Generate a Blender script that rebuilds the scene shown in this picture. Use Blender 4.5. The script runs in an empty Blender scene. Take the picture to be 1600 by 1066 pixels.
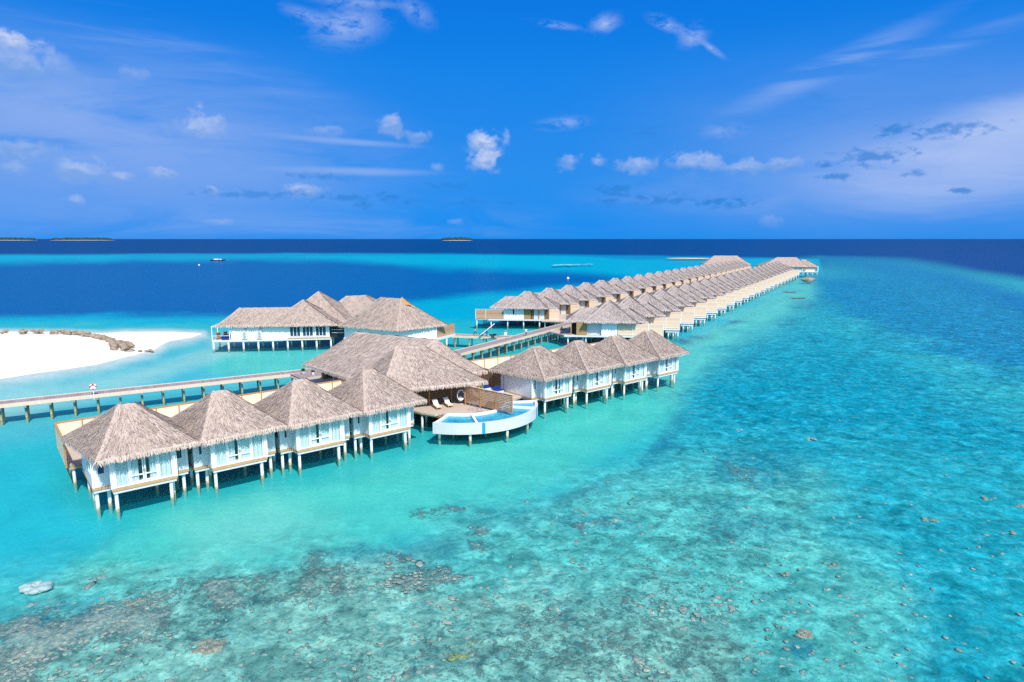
import bpy, bmesh, math, random
import numpy as np
from mathutils import Vector, Matrix
R = math.radians
random.seed(7)
C = bpy.context.scene.collection
sc = bpy.context.scene

# ------------------------------------------------------------------ camera, sky, sun
H = 24.0
TH = math.atan(.16)
cam = bpy.data.cameras.new('camera'); co = bpy.data.objects.new('camera', cam); C.objects.link(co)
co.location = (0, 0, H); co.rotation_euler = (R(90) - TH, 0, 0)
cam.sensor_width = 36; cam.lens = 22.5; cam.clip_start = .5; cam.clip_end = 120000
sc.camera = co
sc.view_settings.view_transform = 'Standard'; sc.view_settings.look = 'None'
sc.view_settings.exposure = 0.5; sc.view_settings.gamma = 1
SUNV = Vector((.40, -.86, 1.08)).normalized()
SUN_EL = math.asin(SUNV.z); SUN_ROT = math.atan2(SUNV.x, SUNV.y)
sl = bpy.data.lights.new('sun', 'SUN'); sl.energy = 4.0; sl.angle = R(.6); sl.color = (1, .955, .89)
so = bpy.data.objects.new('sun', sl); C.objects.link(so); so.rotation_euler = (-SUNV).to_track_quat('-Z', 'Y').to_euler()
sc.cycles.use_denoising = False
sc.cycles.denoising_input_passes = 'RGB_ALBEDO_NORMAL'
sc.cycles.max_bounces = 8; sc.cycles.transparent_max_bounces = 12; sc.cycles.diffuse_bounces = 3
sc.cycles.glossy_bounces = 3; sc.cycles.caustics_reflective = False; sc.cycles.caustics_refractive = False
sc.cycles.sample_clamp_indirect = 4

def srgb(r, g, b):
    f = lambda c: (c / 12.92 if c <= .04045 else ((c + .055) / 1.055) ** 2.4)
    return (f(r / 255), f(g / 255), f(b / 255))

class NT:
    """small helper for node trees"""
    def __init__(s, tree): s.t = tree; s.n = tree.nodes; s.l = tree.links
    def new(s, ty, **k):
        n = s.n.new(ty)
        for a, b in k.items(): setattr(n, a, b)
        return n
    def put(s, sock, v):
        if isinstance(v, bpy.types.NodeSocket): s.l.new(v, sock)
        elif isinstance(v, (int, float)): sock.default_value = v
        else:
            v = tuple(v)
            if len(sock.default_value) == 4 and len(v) == 3: v += (1,)
            sock.default_value = v
    def math(s, op, a, b=0., c=None, clamp=False):
        n = s.new('ShaderNodeMath', operation=op, use_clamp=clamp)
        s.put(n.inputs[0], a); s.put(n.inputs[1], b)
        if c is not None: s.put(n.inputs[2], c)
        return n.outputs[0]
    def mix(s, f, a, b, bt='MIX'):
        n = s.new('ShaderNodeMix', data_type='RGBA', blend_type=bt)
        s.put(n.inputs[0], f); s.put(n.inputs[6], a); s.put(n.inputs[7], b)
        return n.outputs[2]
    def rng(s, v, a, b, c=0., d=1., mode='LINEAR'):
        n = s.new('ShaderNodeMapRange', interpolation_type=mode); n.clamp = True
        for i, x in enumerate((v, a, b, c, d)): s.put(n.inputs[i], x)
        return n.outputs[0]
    def noise(s, vec, scale, detail=4, rough=.55, dist=0., dim='3D'):
        n = s.new('ShaderNodeTexNoise', noise_dimensions=dim)
        if vec is not None: s.l.new(vec, n.inputs['Vector'])
        n.inputs['Scale'].default_value = scale; n.inputs['Detail'].default_value = detail
        n.inputs['Roughness'].default_value = rough; n.inputs['Distortion'].default_value = dist
        return n.outputs[0]
    def mapping(s, vec, sc_=(1, 1, 1), rot=(0, 0, 0), loc=(0, 0, 0)):
        n = s.new('ShaderNodeMapping'); s.l.new(vec, n.inputs[0])
        n.inputs['Location'].default_value = loc; n.inputs['Rotation'].default_value = rot; n.inputs['Scale'].default_value = sc_
        return n.outputs[0]
    def xyz(s, x, y, z):
        n = s.new('ShaderNodeCombineXYZ'); s.put(n.inputs[0], x); s.put(n.inputs[1], y); s.put(n.inputs[2], z); return n.outputs[0]

# world: Nishita sky, graded, with procedural clouds placed by direction (azimuth, elevation)
w = bpy.data.worlds.new('World'); sc.world = w; w.use_nodes = True
W = NT(w.node_tree); W.n.clear()
sky = W.new('ShaderNodeTexSky', sky_type='NISHITA'); sky.sun_disc = False
sky.sun_elevation = SUN_EL; sky.sun_rotation = SUN_ROT; sky.altitude = 0; sky.air_density = 1.0; sky.dust_density = .3; sky.ozone_density = 3
tc = W.new('ShaderNodeTexCoord')
sp = W.new('ShaderNodeSeparateXYZ'); W.l.new(tc.outputs['Generated'], sp.inputs[0])
el = W.math('ARCSINE', sp.outputs[2]); az = W.math('ARCTAN2', sp.outputs[0], sp.outputs[1])
dirv = W.xyz(az, el, 0.)
# polarised, saturated blue of the clear part of the sky opposite the sun
grade = W.new('ShaderNodeValToRGB'); W.l.new(W.rng(el, -.02, .55), grade.inputs[0])
cr = grade.color_ramp; cr.elements[0].position = 0; cr.elements[0].color = (.006, .25, .80, 1)
cr.elements[1].position = 1; cr.elements[1].color = (.004, .12, .66, 1)
for p_, c_ in ((.2, (.008, .255, .82, 1)), (.45, (.006, .235, .84, 1)), (.75, (.004, .165, .76, 1))):
    e_ = cr.elements.new(p_); e_.color = c_
front = W.math('MULTIPLY', W.rng(sp.outputs[1], -.2, .55, 0, 1, 'SMOOTHSTEP'), W.rng(el, .6, 1.1, 1, 0, 'SMOOTHSTEP'))
bw = W.new('ShaderNodeRGBToBW'); W.l.new(sky.outputs[0], bw.inputs[0])
SKYS = .15
nsk = W.mix(1., sky.outputs[0], (SKYS, SKYS, SKYS), 'MULTIPLY')
lum = W.math('MULTIPLY', bw.outputs[0], SKYS)
lumf = W.rng(lum, .1, 1.2, .92, 1.08)
gr = W.mix(1., grade.outputs[0], W.xyz(lumf, lumf, lumf), 'MULTIPLY')
EXPO = 2 ** .5
gr = W.mix(1., gr, (1 / EXPO,) * 3, 'MULTIPLY')
col = W.mix(front, nsk, gr)
def ae(px, py):
    u = (px - 800) / 1000; v = (533 - py) / 1000; c, s = math.cos(TH), math.sin(TH)
    d = Vector((u, c + v * s, -s + v * c)).normalized()
    return math.atan2(d.x, d.y), math.asin(d.z)
veil_n = W.noise(W.mapping(dirv, (2.2, 9, 1), (0, 0, R(9))), 1.6, 7, .62, .6)
veil_n2 = W.noise(W.mapping(dirv, (3, 16, 1), (0, 0, R(-12)), (3, 1, 0)), 1.5, 6, .6, .9)
streak_up = W.noise(W.mapping(dirv, (2, 26, 1), (0, 0, R(-24)), (1, 4, 0)), 1.3, 7, .6, .5)
streak_dn = W.noise(W.mapping(dirv, (2, 22, 1), (0, 0, R(22)), (7, 2, 0)), 1.3, 7, .6, .5)
puff = W.rng(W.noise(dirv, 36, 6, .55, .3), .25, .75)
puff2 = W.rng(W.noise(W.mapping(dirv, (1, 1.8, 1), (0, 0, 0), (5, 5, 0)), 70, 4, .5, .2), .25, .75)
def blob(px, py, rx, ry, rot=0, soft=.6, nz=None, amt=.5):
    a, e = ae(px, py)
    a2, _ = ae(px + rx, py); _, e2 = ae(px, py - ry)
    ra, re = abs(a2 - a), abs(e2 - e)
    dx = W.math('SUBTRACT', az, a); dy = W.math('SUBTRACT', el, e)
    if rot:
        c, s = math.cos(R(rot)), math.sin(R(rot))
        dx, dy = (W.math('ADD', W.math('MULTIPLY', dx, c), W.math('MULTIPLY', dy, s)),
                  W.math('SUBTRACT', W.math('MULTIPLY', dy, c), W.math('MULTIPLY', dx, s)))
    dx = W.math('MULTIPLY', dx, 1 / ra); dy = W.math('MULTIPLY', dy, 1 / re)
    d = W.math('SQRT', W.math('ADD', W.math('MULTIPLY', dx, dx), W.math('MULTIPLY', dy, dy)))
    if nz is not None: d = W.math('ADD', d, W.math('MULTIPLY', W.math('SUBTRACT', nz, .5), amt * 2))
    return W.rng(d, 1.0, 1.0 - soft, 0, 1, 'SMOOTHSTEP'), dy
def layer(base, mask, op, colr):
    colr = tuple(c / EXPO for c in colr)
    return W.mix(W.math('MULTIPLY', mask, op), base, colr)
VE = srgb(164, 190, 242); WH = srgb(205, 218, 248); DK = srgb(45, 130, 215); GR = srgb(110, 160, 228)
def comb(m, n, lo, hi): return W.math('MULTIPLY', m, W.rng(n, lo, hi, 0, 1, 'SMOOTHSTEP'))
# broad veils of high cloud
m, _ = blob(60, 170, 760, 190, -6, 1.0, veil_n, .25); col = layer(col, comb(m, veil_n, .28, .66), .66, VE)
m, _ = blob(200, 60, 520, 70, -14, 1., streak_dn, .3); col = layer(col, comb(m, streak_dn, .42, .72), .5, VE)
m, _ = blob(1480, 235, 560, 90, 5, 1., veil_n, .2); col = layer(col, comb(m, veil_n2, .2, .55), .66, VE)
m, _ = blob(1650, 212, 640, 118, 12, .75, veil_n, .6); col = layer(col, m, .74, WH)
m, _ = blob(1250, 300, 620, 50, 0, 1., veil_n2, .3); col = layer(col, comb(m, veil_n, .3, .7), .4, VE)
m, _ = blob(1290, 110, 300, 34, 20, 1., streak_up, .5); col = layer(col, comb(m, streak_up, .4, .62), .6, VE)
m, _ = blob(1470, 75, 260, 24, 13, 1., streak_up, .5); col = layer(col, comb(m, streak_up, .42, .68), .5, VE)
m, _ = blob(400, 350, 700, 60, 0, 1., veil_n, .3); col = layer(col, comb(m, veil_n2, .35, .7), .3, VE)
m, _ = blob(560, 268, 170, 9, 0, 1., streak_dn, .4); col = layer(col, m, .5, VE)
m, _ = blob(540, 221, 150, 8, -2, 1., streak_dn, .4); col = layer(col, m, .5, VE)
m = W.math('MULTIPLY', W.rng(el, .0, .06, .25, 1), W.rng(el, .30, .10, 0, 1, 'SMOOTHSTEP')); side = W.rng(W.math('ABSOLUTE', W.math('ADD', az, .02)), .08, .50, .14, 1, 'SMOOTHSTEP')
col = layer(col, W.math('MULTIPLY', W.math('MULTIPLY', m, side), W.rng(veil_n, .2, .75, .3, 1)), .68, srgb(132, 170, 238))
cirr = W.rng(W.noise(W.mapping(dirv, (1, 2.2, 1), (0, 0, R(18)), (2, 9, 0)), 18, 9, .68, .25), .28, .72)
# cirrus tufts
for (px, py, rx, ry, rot, op) in ((545, 40, 66, 34, 12, .75), (480, 24, 46, 12, -12, .6), (560, 4, 80, 9, 0, .55), (650, 18, 34, 20, -30, .5),
        (869, 39, 42, 6, -8, .7), (945, 37, 27, 16, 10, .75), (1042, 38, 34, 11, -22, .7), (1082, 57, 26, 20, 5, .7), (1112, 76, 30, 6, -35, .6),
        (878, 193, 44, 11, 4, .6), (1130, 205, 42, 14, 0, .35)):
    m, _ = blob(px, py, rx * 1.35, ry * 1.45, rot, 1., cirr, .5)
    col = layer(col, comb(m, cirr, .25, .85), op, WH)
# small cumulus: bright heads, bluish bases
for (px, py, rx, ry, br, op) in ((758, 228, 27, 22, 1.0, 1), (757, 256, 24, 17, .98, 1), (312, 203, 36, 25, .72, .85), (612, 195, 20, 22, .68, .8), (655, 216, 18, 12, .5, .6),
        (128, 266, 42, 18, .72, .8), (192, 277, 22, 9, .6, .75), (256, 273, 26, 9, .62, .75), (118, 314, 20, 10, .62, .7), (14, 66, 34, 17, .98, 1), (42, 100, 74, 32, .45, .8),
        (28, 240, 58, 26, .35, .7), (22, 264, 26, 10, .6, .6), (470, 298, 32, 10, .6, .8), (334, 299, 9, 8, .6, .6), (892, 250, 17, 14, .6, .7), (935, 254, 11, 9, .6, .7),
        (998, 258, 28, 12, .75, .8), (1085, 255, 48, 14, .72, .75), (1160, 262, 62, 10, .5, .75), (1225, 256, 42, 9, .4, .75), (682, 263, 11, 8, .5, .6), (345, 348, 28, 6, .5, .5), (512, 206, 34, 9, .45, .5),
        (710, 347, 12, 5, .5, .4), (1205, 345, 20, 9, .45, .4), (215, 118, 30, 11, .2, .5)):
    m, dy = blob(px, py, rx * 1.3, ry * 1.3, 0, .85, W.math('ADD', W.math('MULTIPLY', puff, .75), W.math('MULTIPLY', puff2, .25)), .85)
    sh = W.math('ADD', W.math('MULTIPLY', dy, .40), W.math('MULTIPLY', W.math('ADD', W.math('MULTIPLY', puff2, .5), W.math('MULTIPLY', puff, .5)), .9))
    lo = tuple(a * (1 - br * .35) + b * br * .35 for a, b in zip(GR, VE)); hi = tuple(a * (1 - br ** 2) + b * br ** 2 for a, b in zip(VE, srgb(228, 232, 250)))
    cc = W.mix(W.rng(sh, .25, .85, 0, 1, 'SMOOTHSTEP'), tuple(c / EXPO for c in lo), tuple(c / EXPO for c in hi))
    col = W.mix(W.math('MULTIPLY', m, op), col, cc)
for (px, py, rx, ry, op) in ((1405, 203, 34, 10, .75), (1485, 205, 62, 11, .65), (1362, 245, 52, 12, .7), (1292, 257, 14, 6, .7), (1312, 275, 24, 6, .7), (962, 296, 30, 7, .7), (975, 306, 26, 6, .5),
        (1040, 313, 50, 8, .65), (952, 315, 18, 5, .7), (1125, 316, 34, 7, .7), (1162, 317, 16, 5, .7), (1437, 271, 22, 6, .6), (1498, 298, 18, 5, .75), (410, 303, 80, 7, .5), (545, 309, 40, 6, .6),
        (605, 308, 20, 7, .6), (642, 314, 12, 5, .6), (700, 291, 30, 6, .5), (500, 276, 50, 5, .5), (735, 316, 25, 5, .5), (570, 323, 18, 5, .5), (792, 316, 14, 4, .5), (1015, 207, 24, 8, .3), (1275, 149, 14, 6, .3)):
    m, _ = blob(px, py, rx * 1.35, ry * 1.35, 0, 1., puff2, .85)
    col = layer(col, m, op, DK)
bg = W.new('ShaderNodeBackground'); W.l.new(col, bg.inputs[0]); bg.inputs[1].default_value = 1.0
wo = W.new('ShaderNodeOutputWorld'); W.l.new(bg.outputs[0], wo.inputs[0])
w.cycles.sampling_method = 'MANUAL'; w.cycles.sample_map_resolution = 512

# ------------------------------------------------------------------ picture <-> place
CT, ST = math.cos(TH), math.sin(TH)
def P(px, py, z=0.):
    u = (px - 800) / 1000; v = (533 - py) / 1000
    x = u; y = CT + v * ST; ww = -ST + v * CT; t = (H - z) / (-ww)
    return x * t, y * t
def F40(u, v):                       # frame of the near row: u along the row, v inland
    a = R(40); return (-35.14 + u * math.cos(a) - v * math.sin(a), 53.65 + u * math.sin(a) + v * math.cos(a))

# ------------------------------------------------------------------ mesh helpers
class MB:
    def __init__(s): s.v = []; s.f = []; s.tone = None; s.uv = None
    def quad(s, *p):
        n = len(s.v); s.v += [tuple(q) for q in p]; s.f.append(tuple(range(n, n + len(p)))); return s
    def box(s, x0, x1, y0, y1, z0, z1, rz=0, org=(0, 0)):
        n = len(s.v); c, q = math.cos(rz), math.sin(rz)
        for z in (z0, z1):
            for x, y in ((x0, y0), (x1, y0), (x1, y1), (x0, y1)):
                s.v.append((org[0] + x * c - y * q, org[1] + x * q + y * c, z))
        for f in ((3, 2, 1, 0), (4, 5, 6, 7), (0, 1, 5, 4), (1, 2, 6, 5), (2, 3, 7, 6), (3, 0, 4, 7)): s.f.append(tuple(n + i for i in f))
        return s
    def beam(s, a, b, wd, z0, z1):      # upright slab from a to b (xy), thickness wd
        dx, dy = b[0] - a[0], b[1] - a[1]; l = math.hypot(dx, dy)
        return s.box(0, l, -wd / 2, wd / 2, z0, z1, math.atan2(dy, dx), a)
    def tube(s, a, b, r0, r1=None, n=8, cap=True):
        r1 = r0 if r1 is None else r1
        a, b = Vector(a), Vector(b); d = (b - a).normalized()
        e = d.orthogonal().normalized(); g = d.cross(e); k = len(s.v)
        for p, r in ((a, r0), (b, r1)):
            for i in range(n):
                t = 2 * math.pi * i / n; s.v.append(tuple(p + e * math.cos(t) * r + g * math.sin(t) * r))
        for i in range(n): s.f.append((k + i, k + (i + 1) % n, k + n + (i + 1) % n, k + n + i))
        if cap: s.f.append(tuple(k + i for i in reversed(range(n)))); s.f.append(tuple(k + n + i for i in range(n)))
        return s
    def prism(s, poly, z0, z1):
        n = len(s.v); m = len(poly)
        a = sum(poly[i][0] * poly[(i + 1) % m][1] - poly[(i + 1) % m][0] * poly[i][1] for i in range(m))
        if a < 0: poly = poly[::-1]
        s.v += [(x, y, z0) for x, y in poly] + [(x, y, z1) for x, y in poly]
        s.f.append(tuple(n + i for i in reversed(range(m)))); s.f.append(tuple(n + m + i for i in range(m)))
        for i in range(m): s.f.append((n + i, n + (i + 1) % m, n + m + (i + 1) % m, n + m + i))
        return s
    def sphere(s, c, r, sz=(1, 1, 1), nu=10, nv=6, jit=0, rnd=random):
        k = len(s.v)
        for j in range(nv + 1):
            t = math.pi * j / nv
            for i in range(nu):
                p = 2 * math.pi * i / nu; q = 1 + (rnd.uniform(-jit, jit) if jit else 0)
                s.v.append((c[0] + r * sz[0] * math.sin(t) * math.cos(p) * q, c[1] + r * sz[1] * math.sin(t) * math.sin(p) * q, c[2] + r * sz[2] * math.cos(t) * q))
        for j in range(nv):
            for i in range(nu):
                s.f.append((k + j * nu + i, k + (j + 1) * nu + i, k + (j + 1) * nu + (i + 1) % nu, k + j * nu + (i + 1) % nu))
        return s
    def torus(s, c, R0, r, ax='y', n=20, m=8):
        k = len(s.v)
        for i in range(n):
            t = 2 * math.pi * i / n
            for j in range(m):
                q = 2 * math.pi * j / m; rr = R0 + r * math.cos(q); h = r * math.sin(q)
                p = (rr * math.cos(t), h, rr * math.sin(t)) if ax == 'y' else (rr * math.cos(t), rr * math.sin(t), h)
                s.v.append((c[0] + p[0], c[1] + p[1], c[2] + p[2]))
        for i in range(n):
            for j in range(m): s.f.append((k + i * m + j, k + i * m + (j + 1) % m, k + (i + 1) % n * m + (j + 1) % m, k + (i + 1) % n * m + j))
        return s
    def mesh(s, name, mat, smooth=False):
        me = bpy.data.meshes.new(name); me.from_pydata(s.v, [], s.f)
        bm_ = bmesh.new(); bm_.from_mesh(me); bmesh.ops.recalc_face_normals(bm_, faces=bm_.faces); bm_.to_mesh(me); bm_.free()
        if mat is not None: me.materials.append(mat)
        if smooth: me.polygons.foreach_set('use_smooth', [True] * len(me.polygons))
        if s.tone is not None:
            at = me.attributes.new('tone', 'FLOAT', 'POINT'); at.data.foreach_set('value', s.tone)
        if s.uv is not None:
            at = me.attributes.new('slope_uv', 'FLOAT_VECTOR', 'POINT'); at.data.foreach_set('vector', np.array(s.uv, 'f').ravel())
        me.update(); return me
    def build(s, name, mat, parent=None, smooth=False, label=None):
        o = bpy.data.objects.new(name, s.mesh(name, mat, smooth)); C.objects.link(o)
        if parent is not None: o.parent = parent
        if label: o['label'] = label
        return o
def thing(name, label, cat, loc=(0, 0, 0), rz=0, group=None):
    o = bpy.data.objects.new(name, None); C.objects.link(o); o.location = loc; o.rotation_euler = (0, 0, rz)
    o['label'] = label; o['category'] = cat
    if group: o['group'] = group
    return o
def tag(o, label, cat, group=None):
    o['label'] = label; o['category'] = cat
    if group: o['group'] = group
    return o
def copy_tree(o, parent=None):
    c = o.copy(); C.objects.link(c); c.parent = parent
    for ch in KIDS.get(o.name, []): copy_tree(ch, c)
    return c
KIDS = {}
def index_kids():
    KIDS.clear()
    for o in C.objects:
        if o.parent: KIDS.setdefault(o.parent.name, []).append(o)

# ------------------------------------------------------------------ materials
def mat(name, colr=(.5, .5, .5), rough=.7, spec=.3):
    m = bpy.data.materials.new(name); m.use_nodes = True; t = NT(m.node_tree)
    b = t.n['Principled BSDF']; b.inputs['Base Color'].default_value = (*colr, 1); b.inputs['Roughness'].default_value = rough
    b.inputs['Specular IOR Level'].default_value = spec
    return m, t, b
def bump(t, b, h, strength=.4, dist=.02):
    n = t.new('ShaderNodeBump'); n.inputs['Strength'].default_value = strength; n.inputs['Distance'].default_value = dist
    t.l.new(h, n.inputs['Height']); t.l.new(n.outputs[0], b.inputs['Normal'])
def objco(t): return t.new('ShaderNodeTexCoord').outputs['Object']
def simple(name, c, rough=.7, var=.12, scale=3.):
    m, t, b = mat(name, c, rough); v = objco(t)
    n = t.noise(v, scale, 5, .6); n2 = t.noise(v, scale * 8, 3, .6)
    k = t.rng(t.math('ADD', t.math('MULTIPLY', n, .6), t.math('MULTIPLY', n2, .4)), .3, .7, 1 - var, 1 + var)
    t.put(b.inputs['Base Color'], t.mix(1., (*c, 1), t.xyz(k, k, k), 'MULTIPLY')); bump(t, b, n2, .2, .01)
    return m
def planks(name, c1, c2, axis, wd, rough=.75, joint=.25):
    """boards: axis 0/1/2 = coordinate the boards repeat along"""
    m, t, b = mat(name, c1, rough); v = objco(t)
    s = t.new('ShaderNodeSeparateXYZ'); t.l.new(v, s.inputs[0])
    u = t.math('MULTIPLY', s.outputs[axis], 1 / wd); idx = t.math('FLOOR', u); fr = t.math('FRACT', u)
    wn = t.new('ShaderNodeTexWhiteNoise', noise_dimensions='1D'); t.put(wn.inputs['W'], idx)
    sc_ = [.7, .7, .7]; sc_[axis] = 9.
    g = t.noise(t.mapping(v, tuple(sc_)), 2., 5, .6)
    f = t.math('ADD', t.math('MULTIPLY', wn.outputs[0], .65), t.math('MULTIPLY', t.rng(g, .3, .7), .35))
    c = t.mix(f, (*c1, 1), (*c2, 1))
    edge = t.math('MINIMUM', t.rng(fr, 0, .10), t.rng(fr, 1, .90))
    gap = t.rng(edge, 0, 1, joint, 1)
    t.put(b.inputs['Base Color'], t.mix(1., c, t.xyz(gap, gap, gap), 'MULTIPLY')); bump(t, b, edge, .5, .02)
    return m
def thatch_mat(name, dark, light):
    m, t, b = mat(name, light, .9, .1)
    at = t.new('ShaderNodeAttribute', attribute_name='slope_uv'); v = at.outputs['Vector']
    tn = t.new('ShaderNodeAttribute', attribute_name='tone')
    a = t.noise(t.mapping(v, (9, 1.3, 1)), 1., 6, .65, .3)
    bb = t.noise(t.mapping(v, (26, 3.2, 1)), 1., 4, .6)
    big = t.noise(v, .55, 4, .6)
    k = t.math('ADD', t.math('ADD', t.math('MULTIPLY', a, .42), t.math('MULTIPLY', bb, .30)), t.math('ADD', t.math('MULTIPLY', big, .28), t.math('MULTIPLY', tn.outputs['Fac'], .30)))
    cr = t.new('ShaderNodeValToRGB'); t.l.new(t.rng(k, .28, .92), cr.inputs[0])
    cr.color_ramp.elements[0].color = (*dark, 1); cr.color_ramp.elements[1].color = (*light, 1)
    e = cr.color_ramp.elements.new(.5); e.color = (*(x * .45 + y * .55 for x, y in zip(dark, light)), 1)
    t.put(b.inputs['Base Color'], cr.outputs[0])
    bump(t, b, t.math('ADD', t.math('MULTIPLY', a, .6), t.math('MULTIPLY', bb, .4)), .9, .12)
    return m
M = {}
M['thatch'] = thatch_mat('thatch', (.11, .078, .064), (.62, .505, .43))
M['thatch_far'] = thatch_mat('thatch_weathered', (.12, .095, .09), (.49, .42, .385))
M['thatch_end'] = thatch_mat('thatch_brown', (.13, .09, .075), (.52, .42, .355))
M['white'] = simple('white_paint', (.77, .78, .79), .5, .04)
M['off_white'] = simple('off_white', (.60, .62, .62), .6, .08)
M['siding'] = planks('white_siding', (.70, .73, .76), (.75, .77, .79), 2, .18, .5, .7)
M['tan_trim'] = simple('tan_timber', (.50, .31, .15), .7, .2)
M['cream'] = simple('cream_panel', (.78, .66, .50), .7, .08, 1.5)
M['orange_wood'] = simple('orange_timber', (.46, .24, .08), .7, .2)
M['deck'] = planks('deck_boards', (.30, .22, .19), (.40, .31, .27), 0, .2, .8, .5)
M['deck_pale'] = planks('pale_deck_boards', (.46, .36, .28), (.56, .46, .38), 1, .18, .8, .65)
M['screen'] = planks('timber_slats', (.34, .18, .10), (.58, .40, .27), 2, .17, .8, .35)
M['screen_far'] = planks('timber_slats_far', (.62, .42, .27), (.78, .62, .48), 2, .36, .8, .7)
M['screen_brown'] = planks('brown_slats', (.17, .10, .06), (.34, .22, .13), 2, .16, .8, .3)
M['jetty'] = planks('jetty_boards', (.25, .19, .19), (.36, .28, .27), 0, .35, .85, .55)
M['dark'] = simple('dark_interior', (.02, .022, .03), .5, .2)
M['brown_door'] = planks('brown_door', (.13, .07, .03), (.24, .14, .07), 0, .12, .6, .5)
M['tan_panel'] = planks('woven_tan_panel', (.30, .19, .07), (.42, .28, .12), 2, .1, .8, .7)
M['cushion_white'] = simple('white_cushion', (.78, .76, .73), .9, .05)
M['blue_cloth'] = simple('navy_cloth', (.01, .035, .22), .9, .1)
M['orange_cloth'] = simple('orange_cloth', (.65, .22, .06), .8, .1)
M['steel'], _t, _b = mat('steel', (.7, .72, .74), .25); _b.inputs['Metallic'].default_value = 1
M['red'] = simple('red_paint', (.6, .03, .03), .5, .05)
M['navy'] = simple('navy', (.015, .02, .06), .8, .1)
M['skin'] = simple('skin', (.30, .16, .10), .6, .05)
M['hair'] = simple('black_hair', (.012, .01, .01), .6, .05)
M['shirt_white'] = simple('white_shirt', (.75, .76, .8), .9, .05)
M['shirt_blue'] = simple('blue_shirt', (.02, .06, .35), .9, .05)
M['shirt_pink'] = simple('pale_pink_shirt', (.60, .45, .50), .9, .05)
M['pool_wall'] = simple('pool_wall', (.57, .58, .58), .5, .06, .6)
M['wicker'] = simple('grey_wicker', (.22, .21, .20), .9, .3, 14)
M['slat'] = simple('brown_slat', (.36, .22, .13), .8, .3, 2.)
M['rubber'] = simple('black_rubber', (.02, .02, .022), .8, .1)
M['leaf_yellow'] = simple('yellow_green_leaves', (.42, .48, .03), .6, .3)
M['leaf'] = simple('green_leaves', (.05, .12, .02), .6, .4, 6)
M['pot'] = simple('white_pot', (.75, .74, .72), .5, .05)
M['pool_tile'] = simple('blue_pool_tile', (.01, .30, .60), .3, .12, 6)
M['grey_box'] = simple('grey_plastic', (.30, .32, .36), .5, .1)
M['navy_wall'] = simple('underfloor_panel', (.10, .20, .24), .6, .1)
# piles: white concrete, stained ochre towards the waterline with the water's murk painted on as teal below it
m, t, b = mat('pile_concrete', (.7, .7, .68), .8); g = t.new('ShaderNodeNewGeometry'); s_ = t.new('ShaderNodeSeparateXYZ'); t.l.new(g.outputs['Position'], s_.inputs[0])
n_ = t.noise(g.outputs['Position'], 5., 4); zz = t.math('ADD', s_.outputs[2], t.math('MULTIPLY', t.math('SUBTRACT', n_, .5), .9))
c_ = t.mix(t.rng(zz, .12, .34), (.46, .33, .16, 1), (.66, .66, .62, 1)); c_ = t.mix(t.rng(zz, .40, .60), c_, (.80, .80, .80, 1)); c_ = t.mix(t.rng(zz, -.45, .05), (.16, .42, .34, 1), c_)
t.put(b.inputs['Base Color'], c_); M['pile'] = m
m, t, b = mat('jetty_pile', (.4, .4, .3), .8); g = t.new('ShaderNodeNewGeometry'); s_ = t.new('ShaderNodeSeparateXYZ'); t.l.new(g.outputs['Position'], s_.inputs[0])
n_ = t.noise(g.outputs['Position'], 4., 4); zz = t.math('ADD', s_.outputs[2], t.math('MULTIPLY', t.math('SUBTRACT', n_, .5), .6))
c_ = t.mix(t.rng(zz, .1, .6), (.50, .38, .16, 1), (.20, .26, .22, 1)); t.put(b.inputs['Base Color'], c_); M['jetty_pile'] = m
# curtains behind glass
m, t, b = mat('curtain', (.62, .68, .66), .9); v = objco(t)
wv = t.new('ShaderNodeTexWave', wave_type='BANDS', bands_direction='X'); t.l.new(v, wv.inputs[0]); wv.inputs['Scale'].default_value = 2.4; wv.inputs['Distortion'].default_value = 1.2
t.put(b.inputs['Base Color'], t.mix(wv.outputs[1], (.60, .68, .70, 1), (.88, .90, .90, 1))); bump(t, b, wv.outputs[1], .6, .05); M['curtain'] = m
def glass_mat(name, tint, refl, dark=.35):
    m = bpy.data.materials.new(name); m.use_nodes = True; t = NT(m.node_tree); t.n.clear()
    gl = t.new('ShaderNodeBsdfGlossy'); gl.inputs['Roughness'].default_value = .02
    tr = t.new('ShaderNodeBsdfTransparent'); tr.inputs[0].default_value = (*tint, 1)
    mx = t.new('ShaderNodeMixShader'); fr = t.new('ShaderNodeLayerWeight'); fr.inputs[0].default_value = .3
    t.put(mx.inputs[0], t.rng(t.math('POWER', fr.outputs['Facing'], 4.), 0, 1, refl, .9)); t.l.new(tr.outputs[0], mx.inputs[1]); t.l.new(gl.outputs[0], mx.inputs[2])
    o = t.new('ShaderNodeOutputMaterial'); t.l.new(mx.outputs[0], o.inputs[0]); return m
M['glass'] = glass_mat('window_glass', (.95, .985, .985), .07)
M['glass_dark'], _t, _b = mat('dark_glass', (.02, .045, .09), .08, .6)
M['glass_teal'], _t, _b = mat('teal_glass', (.16, .34, .33), .08, .6)

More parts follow.
